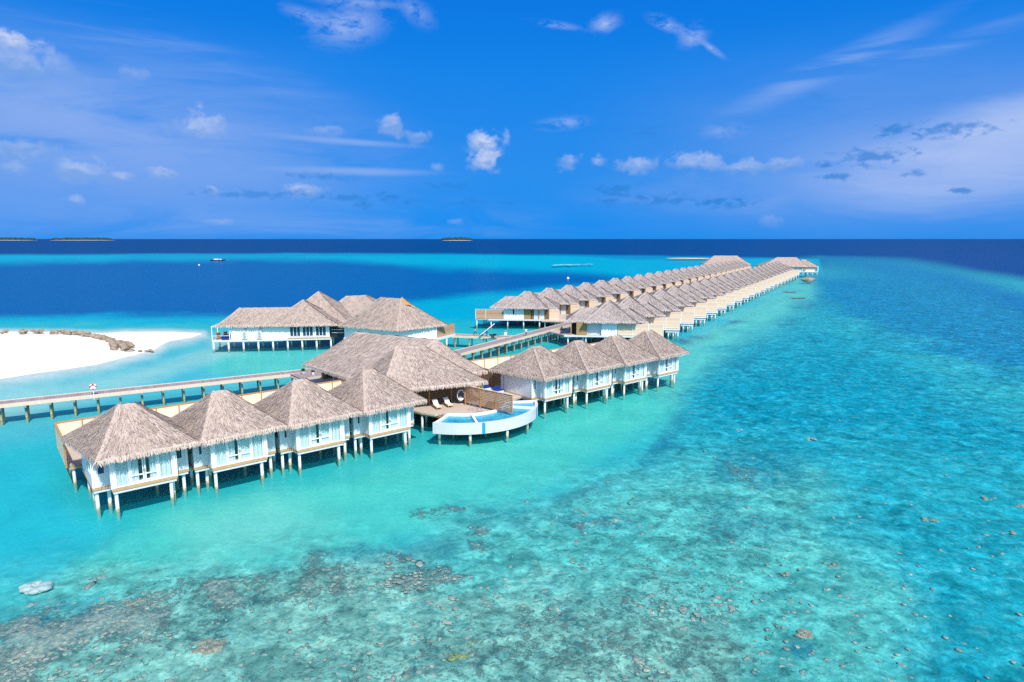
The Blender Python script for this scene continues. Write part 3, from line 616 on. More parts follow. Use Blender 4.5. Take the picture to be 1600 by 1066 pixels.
# ------------------------------------------------------------------ near treatment villas
def near_villa(variant):
    root = thing('water_villa', '', 'villa', group='thatched villas of the front row')
    # roof
    me = roof_mesh('roof', hip([(-3.6, -1.15), (4.55, -.75), (4.4, 9.3), (-4.4 if variant == 2 else -5.2, 9.0)], 5.25, (-.85, 4.3, 8.72), (.35, 4.0, 8.78)), M['thatch'], 9000, 11 + variant, .10, .17, .44, .055, .33, slen=(.35, .8), sw=(.015, .04))
    add_roof('roof', me, root)
    F_ = 2.22
    body = [(-2.5, .0), (2.5, .0), (2.5, 1.3), (3.8, 1.3), (3.8, 8.0), (-3.8, 8.0), (-3.8, 1.3), (-2.5, 1.3)]
    # walls as separate upright faces with openings left for the glazing
    wl = MB(); zt = 5.3
    def seg(a, b, z0, z1, th=.14): wl.beam(a, b, th, z0, z1)
    seg((-2.5, .0), (-2.5, 1.36), F_, zt); seg((2.5, .0), (2.5, 1.36), F_, zt)
    seg((-3.8, 8), (3.8, 8), F_, zt)
    for sx in (-1, 1):
        X = sx * 3.8
        if sx < 0 and variant == 1: seg((X, 1.3), (X, 8), F_, zt)
        else:
            seg((X, 1.37), (X, 4.7), F_, 3.25); seg((X, 4.7), (X, 8), F_, zt); seg((X, 1.37), (X, 4.7), 5.05, zt); seg((X, 1.37), (X, 1.6), 3.25, 5.05)
        # short wall beside the main room, with a window opening
        x0, x1 = (sx * 3.73, sx * 2.57); x0, x1 = min(x0, x1), max(x0, x1)
        wx0, wx1 = x0 + .28, x1 - (.28 if variant == 0 else .5)
        seg((x0, 1.3), (x1, 1.3), F_, 3.35); seg((x0, 1.3), (x1, 1.3), 4.9, zt); seg((x0, 1.3), (wx0, 1.3), 3.35, 4.9); seg((wx1, 1.3), (x1, 1.3), 3.35, 4.9)
        f = MB(); 
        for a, b, c, d in ((wx0, wx1, 3.35, 3.43), (wx0, wx1, 4.82, 4.9), (wx0, wx0 + .07, 3.43, 4.82), (wx1 - .07, wx1, 3.43, 4.82)): f.box(a, b, 1.21, 1.37, c, d)
        fo = f.build('window', M['white'], root)
        MB().box(wx0 + .07, wx1 - .07, 1.29, 1.31, 3.43, 4.82).build('pane', M['glass_dark'], fo)
        if not (sx < 0 and variant == 1):
            f = MB(); X2 = X
            for a, b, c, d in ((1.6, 4.7, 3.25, 3.33), (1.6, 4.7, 4.97, 5.05), (1.6, 1.68, 3.33, 4.97), (4.62, 4.7, 3.33, 4.97), (3.1, 3.17, 3.33, 4.97)): f.box(X - .09, X + .09, a, b, c, d)
            fo = f.build('window', M['white'], root)
            MB().box(X - .01, X + .01, 1.68, 4.62, 3.33, 4.97).build('pane', M['glass_teal'], fo)
    wl.build('wall', M['siding'], root)
    # corner posts
    for x, y in ((-2.5, .0), (2.5, .0)): MB().box(x - .17, x + .17, y - .12, y + .16, F_, zt + .05).build('corner_post', M['white'], root)
    for x in (-3.8, 3.8): MB().box(x - .1, x + .1, 1.2, 1.4, F_, zt).build('corner_post', M['white'], root)
    # glazed front: fixed lights at the sides, a double door with a rail in the middle
    gx = [-2.33, -1.17, 0, 1.17, 2.33]
    fr = MB(); fr.box(-2.33, 2.33, .0, .12, F_, F_ + .12); fr.box(-2.33, 2.33, .0, .12, 5.1, 5.3)
    for x in (-2.27, -1.2, 1.2, 2.27): fr.box(x - .07, x + .07, -.01, .11, F_ + .12, 5.1)
    fro = fr.build('window_frame', M['white'], root)
    for x0, x1 in ((-2.2, -1.27), (1.27, 2.2)): MB().box(x0, x1, .04, .05, F_ + .12, 5.1).build('pane', M['glass'], fro)
    for x0, x1 in ((-1.12, -.02), (.02, 1.12)):
        d = MB(); d.box(x0, x0 + .12, .01, .1, F_ + .13, 5.09); d.box(x1 - .12, x1, .01, .1, F_ + .13, 5.09); d.box(x0 + .12, x1 - .12, .01, .1, F_ + .13, F_ + .28); d.box(x0 + .12, x1 - .12, .01, .1, 4.95, 5.09); d.box(x0 + .12, x1 - .12, .01, .1, 2.98, 3.08)
        do = d.build('door', M['white'], root)
        MB().box(x0 + .12, x1 - .12, .04, .05, F_ + .28, 4.95).build('pane', M['glass'], do)
        MB().tube(((-.07 if x0 < 0 else .07), -.03, 3.25), ((-.07 if x0 < 0 else .07), -.03, 3.5), .03, .03, 6).build('handle', M['steel'], do)
    for x0, x1 in ((-2.25, -1.0), (1.0, 2.25)) + (((-1.0, -.45), (.45, 1.0)) if variant < 2 else ((-1.0, -.42), (.02, 1.0))):
        cb = MB(); n = max(8, int((x1 - x0) / .05))
        for i in range(n):
            xa, xb = x0 + (x1 - x0) * i / n, x0 + (x1 - x0) * (i + 1) / n; ya = .14 + .04 * math.sin(i * 1.6); yb = .14 + .04 * math.sin((i + 1) * 1.6)
            cb.quad((xa, ya, F_ + .05), (xb, yb, F_ + .05), (xb, yb, 5.2), (xa, ya, 5.2))
        cb.build('curtain', M['curtain'], root)
    # room floor and dark back of the room
    MB().box(-2.4, 2.4, .15, 1.25, F_ - .02, F_ + .02).box(-3.7, 3.7, 1.4, 7.9, F_ - .02, F_ + .02).build('floor', M['tan_trim'], root)
    MB().box(-3.6, 3.6, 4.9, 5.0, F_ + .03, 5.2).build('partition', M['grey_box'], root)
    # skirting board and base beam follow the outline
    def grow(d): return [(-2.5 - d, -d), (2.5 + d, -d), (2.5 + d, 1.3 - d), (3.8 + d, 1.3 - d), (3.8 + d, 8 + d), (-3.8 - d, 8 + d), (-3.8 - d, 1.3 - d), (-2.5 - d, 1.3 - d)]
    MB().prism(grow(.12), 1.98, 2.19).build('skirting_board', M['tan_trim'], root)
    MB().prism(grow(.04), 1.72, 1.977).build('base_beam', M['off_white'], root)
    for x, y in ((-2.3, .25), (2.1, .25), (2.45, 1.2), (-3.6, 1.6), (-3.5, 4.4), (3.5, 1.7), (3.5, 4.6), (-1.9, 3.9), (1.6, 4.1), (-3.5, 7.6), (0, 7.6), (3.5, 7.6), (-2.6, 2.2)):
        pile(root, x, y, 1.72, .15)
    return root
protoN = [near_villa(0), near_villa(1), near_villa(2)]
index_kids()
VL = ['thatched white villa at the left end of the front row, its courtyard wall corner behind', 'second thatched white villa from the left end of the front row',
      'third thatched white villa from the left end of the front row', 'thatched white villa just left of the sun deck with the curved pool',
      'thatched white villa with plain side wall just right of the curved pool', 'second thatched white villa to the right of the curved pool',
      'third thatched white villa to the right of the curved pool', 'thatched white villa at the far right end of the front row']
use = [0, 2, 2, 2, 1, 2, 2, 2]; seen = set()
for i in range(8):
    u = (2.5 + 8.27 * i) if i < 4 else (53.75 + 8.28 * (i - 4)); v = -.013 * u
    src = protoN[use[i]]
    o = src if use[i] not in seen else copy_tree(src); seen.add(use[i])
    x, y = F40(u, v); o.location = (x, y, 0); o.rotation_euler = (0, 0, R(40)); o['label'] = VL[i]

# ------------------------------------------------------------------ long rows of water villas
def far_villa(kind):
    right = kind == 'B'
    root = thing('water_villa', '', 'villa', group='thatched villas along the right-hand row' if right else 'thatched villas along the left-hand row')
    zr = 9.6 if right else 9.3
    wing = hipbox(-10, 8.8, -5.9, 4.6, 5.25, 7.9, -6.0, 4.6, -.6)
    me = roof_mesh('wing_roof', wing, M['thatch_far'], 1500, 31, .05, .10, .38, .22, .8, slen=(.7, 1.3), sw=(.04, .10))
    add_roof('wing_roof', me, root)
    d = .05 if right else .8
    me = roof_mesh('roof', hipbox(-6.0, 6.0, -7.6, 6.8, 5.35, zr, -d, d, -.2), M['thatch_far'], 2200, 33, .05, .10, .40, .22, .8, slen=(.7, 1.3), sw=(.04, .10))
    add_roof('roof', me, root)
    y0 = -6.4
    fl = MB().box(-10.4, 11.9, y0, 5.5, 1.85, 2.05) ; fl.build('deck', M['deck_pale'], root)
    MB().box(-10.5, 12.0, y0 - .1, y0 - .003, 1.7, 2.1).box(11.91, 12.0, y0, 5.5, 1.7, 2.1).build('base_beam', M['off_white'], root)
    if right:
        MB().box(-2.0, 1.6, y0 + .05, 4.5, 2.1, 5.3).box(1.601, 7.3, -4.6, 4.4, 2.1, 5.5).build('wall', M['white'], root)
        MB().box(-5.3, -2.02, y0 + .7, 4, 2.1, 5.2).build('side_wall', M['off_white'], root)
        MB().box(-7.7, -5.32, y0 + .3, y0 + .42, 2.1, 5.1).build('woven_panel', M['tan_panel'], root)
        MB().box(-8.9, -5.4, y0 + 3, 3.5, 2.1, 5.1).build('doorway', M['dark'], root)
        MB().box(-9.0, -8.8, y0 + .3, y0 + .5, 2.06, 5.15).build('post', M['orange_wood'], root)
        scr = MB()
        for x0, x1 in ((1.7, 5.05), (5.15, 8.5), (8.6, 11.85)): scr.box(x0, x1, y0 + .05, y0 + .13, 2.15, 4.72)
        so_ = scr.build('privacy_screen', M['screen_far'], root)
        pp = MB()
        for x in (5.1, 8.55, 11.92): pp.box(x - .06, x + .06, y0, y0 + .2, 2.08, 4.8)
        pp.box(1.7, 11.85, y0 + .03, y0 + .16, 4.73, 4.79)
        pp.build('screen_post', M['white'], so_)
        MB().box(8.6, 11.9, y0 + .2, -1.2, 1.15, 1.84).build('plunge_pool', M['white'], root)
        MB().box(5.4, 8.55, y0 + .9, -1.2, .95, 1.69).build('underfloor_panel', M['navy_wall'], root)
        ac = MB().box(6.6, 7.2, -5.0, -4.7, 4.85, 5.25).box(7.45, 8.0, -5.0, -4.7, 4.85, 5.25); ac.build('air_vent', M['dark'], root)
        pts = [(9.3, y0 + .5), (10.5, y0 + .6), (11.6, y0 + .4), (9.2, -2), (11.6, -2), (10.6, -3.5)]
        pts += [(-9.6, y0 + .5), (-5.5, y0 + .5), (-1.2, y0 + .5), (3, y0 + .5), (6, y0 + .6), (-9.6, 0), (-4, 0), (2, 0), (-9.6, 5), (0, 5), (6, 5)]
    else:
        MB().box(-6.3, -.7, y0 + .1, 4.5, 2.1, 5.3).build('wall', M['white'], root)
        MB().box(-3.75, -3.35, y0 + .06, y0 + .12, 3.4, 5.1).build('window', M['glass_dark'], root)
        MB().box(-.69, 1.2, y0 + .12, y0 + .22, 2.1, 5.2).build('woven_panel', M['tan_panel'], root)
        MB().box(1.3, 2.0, y0 + .3, y0 + .4, 2.1, 4.9).build('door', M['brown_door'], root)
        MB().box(2.05, 5.0, y0 + .25, 3.0, 2.1, 5.2).box(-.6, 1.25, y0 + 1, 4, 2.1, 5.2).box(6.4, 8.2, y0 + .6, 3, 2.1, 5.2).build('entrance_wall', M['off_white'], root)
        MB().box(3.2, 3.55, y0 + .18, y0 + .25, 2.1, 5.0).build('post', M['orange_wood'], root)
        MB().box(4.95, 6.2, y0 + .2, y0 + .32, 2.1, 4.9).build('door', M['brown_door'], root)
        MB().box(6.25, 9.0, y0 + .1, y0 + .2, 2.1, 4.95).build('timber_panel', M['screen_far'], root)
        scr = MB()
        for x0, x1 in ((-14.0, -11.3), (-11.2, -6.4)): scr.box(x0, x1, y0 + .05, y0 + .13, 2.15, 4.72)
        so_ = scr.build('privacy_screen', M['screen'], root)
        MB().box(-11.3, -11.2, y0, y0 + .2, 2.0, 4.8).box(-14.1, -14.0, y0, y0 + .2, 2.0, 4.8).box(-14, -6.4, y0 + .02, y0 + .16, 4.73, 4.79).build('screen_post', M['white'], so_)
        MB().box(-14, -10.41, y0, 3, 1.851, 2.051).build('side_deck', M['deck_pale'], root)
        pts = [(-13.8, y0 + .3), (-9.8, y0 + .4), (-5.2, y0 + .4), (-.8, y0 + .4), (3.6, y0 + .4), (8, y0 + .4), (11.2, y0 + .4), (-12, 0), (-8, 0), (-3, 0), (2, 0), (7, 0), (-13, 3), (-5, 4), (1, 4), (7, 4)]
    for x, y in pts: pile(root, x, y, 1.70 if not (right and x > 9 and y > y0 + .3) else 1.14, .17)
    return root
ORD = ['first', 'second', 'third', 'fourth', 'fifth', 'sixth', 'seventh', 'eighth', 'ninth', 'tenth', 'eleventh', 'twelfth', 'thirteenth', 'fourteenth', 'fifteenth', 'sixteenth', 'seventeenth', 'eighteenth', 'nineteenth', 'twentieth', 'twenty-first', 'twenty-second', 'twenty-third']
for kind, (X0, Y0), n in (('B', (23., 151.1), 22), ('A', (4.5, 181.), 23)):
    proto = far_villa(kind); index_kids()
    for k in range(n):
        o = proto if k == 0 else copy_tree(proto)
        o.location = (X0 + 6.93 * k, Y0 + 12.3 * k, 0); o.rotation_euler = (0, 0, R(-5))
        if k == 0:
            o['label'] = 'nearest thatched villa of the right-hand row, its white wall above the last front villas' if kind == 'B' else 'nearest thatched villa of the left-hand row, long slatted screen on its deck'
        else:
            o['label'] = f"grey thatched water villa, {ORD[k]} from the near end of the {'right' if kind == 'B' else 'left'}-hand row"

def end_building(loc, rz, roofs, walls, label, legs):
    root = thing('end_pavilion', label, 'pavilion', (*loc, 0), rz, 'large pavilions at the far ends of the rows')
    for i, q in enumerate(roofs): add_roof('roof', roof_mesh('roof', q, M['thatch_end'], 600, 51 + i, .2, .1, .5, .35, 1.5, slen=(1, 1.6), sw=(.08, .15)), root)
    for name, m_, boxes in walls:
        b = MB()
        for x in boxes: b.box(*x)
        b.build(name, M[m_], root)
    for x, y in legs: pile(root, x, y, 1.7, .22)
end_building((192, 441), R(-8), [hipbox(-22, 8, -9, 9, 5.6, 11.4, -10, 2.5), hipbox(3, 15, -7.5, 7, 5.6, 9.8, 6, 9)],
    [('wall', 'off_white', [(-18, 4, -7.5, 7, 2.1, 5.6)]), ('side_wall', 'cream', [(4.1, 13.5, -6.2, 6, 2.1, 5.4)]), ('deck', 'off_white', [(-20, 14.6, -8, 8, 1.7, 2.05)]), ('post', 'white', [(14.1, 14.5, -8, -7.6, 2.06, 5.5), (4.2, 4.6, -8, -7.6, 2.06, 5.5)])],
    'large thatched pavilion closing the right-hand row, its open deck on tall legs', [(14, -7.6), (11, -7.6), (8, -7.6), (5, -7.6), (14, 0), (9, 0), (5, 0), (14, 7), (0, -7), (-8, -7), (-16, -7)])
end_building((157, 476), R(-8), [hipbox(-16, 17, -9, 9, 5.6, 11.6, -7.5, 9)],
    [('wall', 'white', [(-12, 12, -7.2, 7, 2.1, 5.6)]), ('side_wall', 'cream', [(12.1, 15, -6.5, 6, 2.1, 5.5)]), ('door', 'brown_door', [(9, 10.4, -7.3, -7.21, 2.1, 5), (2, 3, -7.3, -7.21, 2.8, 4.8)]), ('deck', 'off_white', [(-15, 15.6, -8, 8, 1.7, 2.05)])],
    'large thatched pavilion closing the left-hand row behind the lagoon', [(14, -7), (8, -7), (2, -7), (-6, -7), (-13, -7), (14, 6), (0, 6)])

# ------------------------------------------------------------------ jetties
def jetty(name, label, pts, width, z=2.05, step=2.75, near_side=1, cap=True):
    root = thing(name, label, 'jetty', (pts[0][0], pts[0][1], 0), 0, 'timber jetties')
    ox, oy = pts[0]; pl = [(x - ox, y - oy) for x, y in pts]
    for i in range(len(pl) - 1):
        a, b = pl[i], pl[i + 1]; L = math.hypot(b[0] - a[0], b[1] - a[1]); an = math.atan2(b[1] - a[1], b[0] - a[0])
        o = MB().box(-.05, L + .4, -width / 2, width / 2, z - .12, z + (.004 * i)).build('walkway', M['jetty'], root); o.location = (a[0], a[1], 0); o.rotation_euler = (0, 0, an)
        o = MB().box(0, L, -width / 2 - .16, -width / 2 - .01, z - .42, z + .08).box(0, L, width / 2 + .01, width / 2 + .16, z - .42, z + .08).build('edge_beam', M['tan_edge'], root); o.location = (a[0], a[1], 0); o.rotation_euler = (0, 0, an)
        n = int(L / step)
        for k in range(n):
            for sd in (-1, 1):
                t = (k + .5) * step
                p = pile(root, 0, 0, z - .42, .14, m='jetty_pile', cap=cap); p.location = (a[0] + math.cos(an) * t - math.sin(an) * sd * (width / 2 - .15), a[1] + math.sin(an) * t + math.cos(an) * sd * (width / 2 - .15), 0); p.rotation_euler = (0, 0, an)
M['tan_edge'] = simple('tan_edge_timber', (.64, .52, .40), .7, .15)
jetty('jetty', 'long jetty running left from the pool suite past the beach, a lifebuoy on it', [(-112.5, 57.5), (-34.9, 105.2)], 2.5)
jetty('jetty', 'grey jetty from the pool suite roof towards the long villa rows', [(-34.6, 105.6), (-11.2, 122.0)], 2.5)
jetty('jetty', 'wide grey jetty running between the two long villa rows, a person in white on it', [(-11.2, 122.0), (14.9, 166.0), (178, 452)], 2.8, 2.09, 3.2)
jetty('jetty', 'short brown jetty between the restaurant and the wide jetty, a loaded trolley on it', [(-14.5, 146.5), (.2, 143.2)], 2.6, 2.04, 3.4)
# small landings by the first villas
def landing(label, poly, z, piles):
    r = thing('landing', label, 'landing', (poly[0][0], poly[0][1], 0)); ox, oy = poly[0]
    MB().prism([(x - ox, y - oy) for x, y in poly], z - .3, z).build('deck', M['deck_pale'], r)
    for x, y in piles: pile(r, x - ox, y - oy, z - .3, .15)
landing('small pale landing joining the jetty to the nearest right-hand villa', [(12.5, 146), (16.8, 145.6), (18.5, 151), (9.5, 156), (8.5, 152.9)], 1.98, [(13, 147), (16.5, 146.5), (11, 151), (15.5, 151.5)])
landing('pale landing joining the jetty to the nearest left-hand villa', [(8, 172.2), (16.5, 170.6), (17.6, 173.4), (10, 176)], 1.98, [(9, 173), (15.6, 171.6), (12.5, 172.2)])

# ------------------------------------------------------------------ courtyard decks and cream walls behind the near row
def frame40(name, label, cat, u, v, group=None):
    x, y = F40(u, v); return thing(name, label, cat, (x, y, 0), R(40), group)
def courtyard(label, u0, u1, v0, v1, step=4.1):
    r = frame40('courtyard_deck', label, 'deck', u0, v0)
    MB().box(0, u1 - u0, 0, v1 - v0, 1.8, 2.02).build('deck', M['deck_pale'], r); MB().box(-.06, u1 - u0 + .06, -.06, v1 - v0 + .06, 1.6, 1.797).build('base_beam', M['tan_trim'], r)
    n = int((u1 - u0) / step)
    for i in range(n + 1):
        for vv in (.3, (v1 - v0) / 2, v1 - v0 - .3): pile(r, .3 + i * (u1 - u0 - .6) / n, vv, 1.6, .14)
courtyard('timber courtyard deck behind the four left villas', -2.2, 31.2, 10.2, 17.7)
courtyard('timber courtyard deck behind the four right villas', 50.0, 83.0, 8.2, 17.0)
def cream_wall(label, segs):
    u0, v0 = segs[0][0]; r = frame40('courtyard_wall', label, 'wall', u0, v0, 'cream courtyard walls')
    pan, cap, post = MB(), MB(), MB()
    for (a, b) in segs:
        a = (a[0] - u0, a[1] - v0); b = (b[0] - u0, b[1] - v0); pan.beam(a, b, .10, 2.03, 4.62); cap.beam(a, b, .2, 4.623, 4.74)
        L = math.hypot(b[0] - a[0], b[1] - a[1]); n = max(1, round(L / 2.4))
        for i in range(n + 1): x = a[0] + (b[0] - a[0]) * i / n; y = a[1] + (b[1] - a[1]) * i / n; post.box(x - .07, x + .07, y - .09, y + .09, 2.03, 4.62)
    pan.build('panel', M['cream'], r); cap.build('cap_rail', M['orange_wood'], r); post.build('post', M['orange_wood'], r)
cream_wall('cream panelled wall with orange cap rail behind the four left villas', [((-2.5, 17.8), (31, 17.8)), ((-2.5, 9.6), (-2.5, 17.7))])
cream_wall('cream panelled wall behind the four right villas, starting beside the pool suite', [((47, 18.4), (60, 17.2)), ((60, 17.2), (83, 16.9))])
o = frame40('privacy_wall', 'dark brown slatted wall beside the plain side of the first right villa', 'wall', 50.0, 6.6)
MB().box(-.06, .06, 0, 11.2, 2.05, 4.75).build('slat_panel', M['screen_brown'], o)
b = MB(); [b.box(-.12, .12, y, y + .14, 2.05, 4.82) for y in (0, 2.8, 5.6, 8.4, 11.1)]; b.build('post', M['orange_wood'], o)

# ------------------------------------------------------------------ the pool suite
S = frame40('pool_suite', 'large thatched suite with two joined roofs behind the curved pool deck', 'pavilion', 0, 0)
def Q(l, name, seed, n, **k): add_roof(name, roof_mesh(name, l, M['thatch'], n, seed, .22, .14, .44, .065, .45, slen=(.35, .8), sw=(.015, .04), **k), S)
Q(hip([(30.2, 8.5), (47.6, 6.9), (47.8, 27), (29.2, 29.2)], 5.3, (38.9, 17.2, 9.9), (41.5, 11.2, 9.95)) [:0] + [((29.2, 29.2, 5.3), (30.4, 9.0, 5.3), (41.2, 11.4, 9.95), (36.3, 25.5, 10.0)),
   ((30.4, 9.0, 5.3), (47.4, 7.2, 5.3), (41.6, 11.2, 9.95), (41.2, 11.4, 9.95)), ((47.4, 7.2, 5.3), (45.5, 30, 5.3), (36.5, 25.6, 10.0), (41.6, 11.2, 9.95)), ((45.5, 30, 5.3), (29.2, 29.2, 5.3), (36.3, 25.5, 10.0), (36.5, 25.6, 10.0))], 'main_roof', 71, 9000)
Q([((29.8, 6.0, 5.2), (43.6, 2.3, 5.2), (39.3, 11.0, 9.35), (36.3, 13.3, 9.3)), ((43.6, 2.3, 5.2), (45.8, 11, 5.2), (39.6, 11.4, 9.3), (39.3, 11.0, 9.35)), ((45.8, 11, 5.2), (31.5, 16.5, 5.2), (36.6, 13.8, 9.2), (39.6, 11.4, 9.3)),
   ((31.5, 16.5, 5.2), (29.8, 6.0, 5.2), (36.3, 13.3, 9.3), (36.6, 13.8, 9.2))], 'front_roof', 73, 6500)
arc = lambda r, a0, a1, n: [(41 + r * math.cos(R(a0 + (a1 - a0) * i / n)), 4 + r * math.sin(R(a0 + (a1 - a0) * i / n))) for i in range(n + 1)]
deckpoly = [(31.2, 34), (31.2, 9), (33.8, 8.6), (34.1, 6.5), (34.4, 4.4), (35.2, 2.4)] + arc(5.2, -161, -33, 20) + [(49.9, 2.6), (49.9, 18), (47.5, 18.2), (47.2, 34)]
MB().prism(deckpoly, 1.88, 2.1).build('deck', M['deck_pale'], S)
g_ = [(x, y) for x, y in deckpoly]
MB().prism([(31.3, 33.9), (31.3, 9.1), (34, 8.7), (34.3, 6.5), (34.7, 4.3), (35.5, 2.6)] + arc(5.05, -161, -33, 20) + [(49.8, 2.8), (49.8, 17.9), (47.4, 18), (47.1, 33.9)], 1.62, 1.877).build('base_beam', M['tan_trim'], S)
MB().box(32.8, 36.6, 8.8, 8.95, 2.12, 5.2).box(32.6, 46, 26, 26.15, 2.12, 5.2).box(45.9, 46.1, 9, 26, 2.12, 5.2).box(33.6, 33.8, 9, 14, 2.12, 5.2).box(32.2, 32.35, 15, 22, 2.12, 5.2).build('wall', M['white'], S)
MB().box(36.62, 45.8, 8.8, 8.95, 2.12, 5.3).build('timber_wall', M['screen_brown'], S)
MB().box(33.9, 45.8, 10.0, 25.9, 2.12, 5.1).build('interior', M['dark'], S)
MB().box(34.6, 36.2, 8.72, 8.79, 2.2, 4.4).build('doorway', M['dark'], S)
for u, v in ((34.6, 6.6), (37.3, 6.9), (40.5, 6.4), (43.4, 5.6), (46.6, 8.2), (31.6, 27.5), (31.6, 22)): MB().tube((u, v, 2.1), (u, v, 5.25), .11, .10, 8).build('post', M['orange_wood'], S)
for u in (32, 36.5, 41, 45.5, 49):
    for v in (6.5, 10, 15, 20, 26, 32):
        if u < 47 or v < 18: pile(S, u, v, 1.62, .15)
for u, v in ((34.7, 4.6), (36.8, 1.9), (38.5, .7), (41, .2), (43.5, .6)): pile(S, u, v, 1.62, .15)

# the curved pool
PL = frame40('curved_pool', 'white curved plunge pool with blue water jutting over the lagoon', 'pool', 0, 0)
def ring(r0, r1, a0, a1, z0, z1, n=40, mbx=None):
    b = mbx or MB(); p = arc(r1, a0, a1, n); q = arc(r0, a0, a1, n); k = len(b.v)
    for i in range(n + 1): b.v += [(*q[i], z0), (*p[i], z0), (*p[i], z1), (*q[i], z1)]
    for i in range(n):
        a = k + 4 * i; c = a + 4
        for j in range(4): b.f.append((a + j, a + (j + 1) % 4, c + (j + 1) % 4, c + j))
    b.f.append((k, k + 3, k + 2, k + 1)); e = k + 4 * n; b.f.append((e, e + 1, e + 2, e + 3)); return b
A0, A1 = -149, -30
ring(5.3, 9.75, A0, A1, .98, 1.2).build('pool_base', M['pool_wall'], PL)
b = ring(9.35, 9.75, A0, A1, 1.203, 2.32); b.build('outer_wall', M['pool_wall'], PL)
b = ring(5.3, 5.6, A0, A1, 1.203, 2.36); b.build('inner_wall', M['white'], PL)
for a in (A0 + 1.6, -117, -53, A1 - 1.6):
    c, s = math.cos(R(a)), math.sin(R(a)); MB().beam((41 + 5.603 * c, 4 + 5.603 * s), (41 + 9.347 * c, 4 + 9.347 * s), .28, 1.203, 2.34).build('dividing_wall', M['white'], PL)
ring(5.61, 9.34, A0 + 3, A1 - 3, 1.205, 1.24).build('tiled_floor', M['pool_tile'], PL)
m = bpy.data.materials.new('pool_water'); m.use_nodes = True; t = NT(m.node_tree); t.n.clear()
g = t.new('ShaderNodeNewGeometry').outputs['Position']; nn = t.noise(g, 2.2, 4, .6, .5); bm = t.new('ShaderNodeBump'); bm.inputs['Strength'].default_value = .4; bm.inputs['Distance'].default_value = .08; t.l.new(nn, bm.inputs['Height'])
gl = t.new('ShaderNodeBsdfGlossy'); gl.inputs['Roughness'].default_value = .05; t.l.new(bm.outputs[0], gl.inputs['Normal']); df = t.new('ShaderNodeBsdfDiffuse'); t.put(df.inputs[0], t.mix(t.rng(nn, .35, .68), (.0, .24, .40, 1), (.06, .42, .54, 1)))
fr = t.new('ShaderNodeFresnel'); fr.inputs[0].default_value = 1.33; mx = t.new('ShaderNodeMixShader'); t.l.new(fr.outputs[0], mx.inputs[0]); t.l.new(df.outputs[0], mx.inputs[1]); t.l.new(gl.outputs[0], mx.inputs[2])
o_ = t.new('ShaderNodeOutputMaterial'); t.l.new(mx.outputs[0], o_.inputs[0]); M['pool_water'] = m
ring(5.61, 9.34, A0 + 3, A1 - 3, 2.02, 2.05).build('pool_water', M['pool_water'], PL)
for a in (-112.5, -53.5): ring(9.753, 9.80, a - 1.1, a + 1.1, .96, 2.33, 2).build('overflow_strip', M['pool_tile'], PL)
for a, r in ((-146, 8.9), (-122, 9.3), (-92.5, 9.4), (-66, 9.2), (-40, 8.8), (-140, 6), (-100, 6), (-60, 6)):
    pile(PL, 41 + r * math.cos(R(a)), 4 + r * math.sin(R(a)), .97, .16)
# slatted screen across deck and pool
o = frame40('privacy_screen', 'open slatted timber screen crossing the sun deck and the pool', 'screen', 41.05, 3.9)
o.rotation_euler = (0, 0, R(40) + math.atan2(-8.0, 1.45))
b = MB(); z = 2.4
while z < 4.62: b.box(0, 8.1, -.03, .03, z, z + .15); z += .21
b.build('slat_panel', M['slat'] if 'slat' in M else M['screen'], o)
for x in (0, 2.7, 5.4, 8.05): MB().box(x - .07, x + .07, -.09, .09, 2.12 if x < 4 else 2.37, 4.72).build('post', M['orange_wood'], o)
MB().box(-.05, 8.12, -.1, .1, 4.725, 4.78).build('top_rail', M['tan_edge'], o)
# ladder rails at the pool
o = frame40('pool_ladder', 'steel pool ladder with twin curved rails beside the slatted screen', 'ladder', 40.0, .2)
for dx in (-.3, .3):
    b = MB(); pts = [(dx, 1.0, 2.1), (dx, 1.0, 2.9), (dx, .6, 3.25), (dx, -.1, 3.15), (dx, -.9, 2.4), (dx, -1.1, 2.1)]
    for p, q in zip(pts, pts[1:]): b.tube(p, q, .035, .035, 6)
    b.build('rail', M['steel'], o)
b = MB(); [b.tube((-.3, y, z), (.3, y, z), .03, .03, 6) for y, z in ((-.95, 2.35), (-.6, 2.7))]; b.build('rung', M['steel'], o)
o = frame40('round_tub', 'low round brown tub behind the slatted screen beside the pool', 'tub', 43.3, 1.0)
MB().tube((0, 0, 2.1), (0, 0, 2.55), .85, .9, 20).build('tub', M['brown_door'], o); MB().tube((0, 0, 2.552), (0, 0, 2.58), .7, .7, 20).build('lid', M['dark'], o)
# loungers
def lounger(u, v, rz, label):
    o = frame40('sun_lounger', label, 'sun lounger', u, v, 'sun loungers on the pool suite deck'); o.rotation_euler = (0, 0, R(40) + rz)
    MB().box(-.36, .36, -1.0, 1.0, 2.34, 2.42).box(-.36, -.3, -1.0, 1.0, 2.26, 2.34).box(.3, .36, -1.0, 1.0, 2.26, 2.34).build('frame', M['orange_wood'], o)
    for x in (-.3, .3):
        for y in (-.9, .9): MB().box(x - .04, x + .04, y - .04, y + .04, 2.1, 2.34).build('leg', M['orange_wood'], o)
    MB().box(-.33, .33, -.95, .2, 2.421, 2.52).build('seat_cushion', M['cushion_white'], o)
    b = MB(); b.v += [(-.33, .2, 2.43), (.33, .2, 2.43), (.33, .95, 3.0), (-.33, .95, 3.0), (-.33, .14, 2.53), (.33, .14, 2.53), (.33, .88, 3.1), (-.33, .88, 3.1)]
    for f in ((3, 2, 1, 0), (4, 5, 6, 7), (0, 1, 5, 4), (1, 2, 6, 5), (2, 3, 7, 6), (3, 0, 4, 7)): b.f.append(f)
    b.build('back_cushion', M['cushion_white'], o)
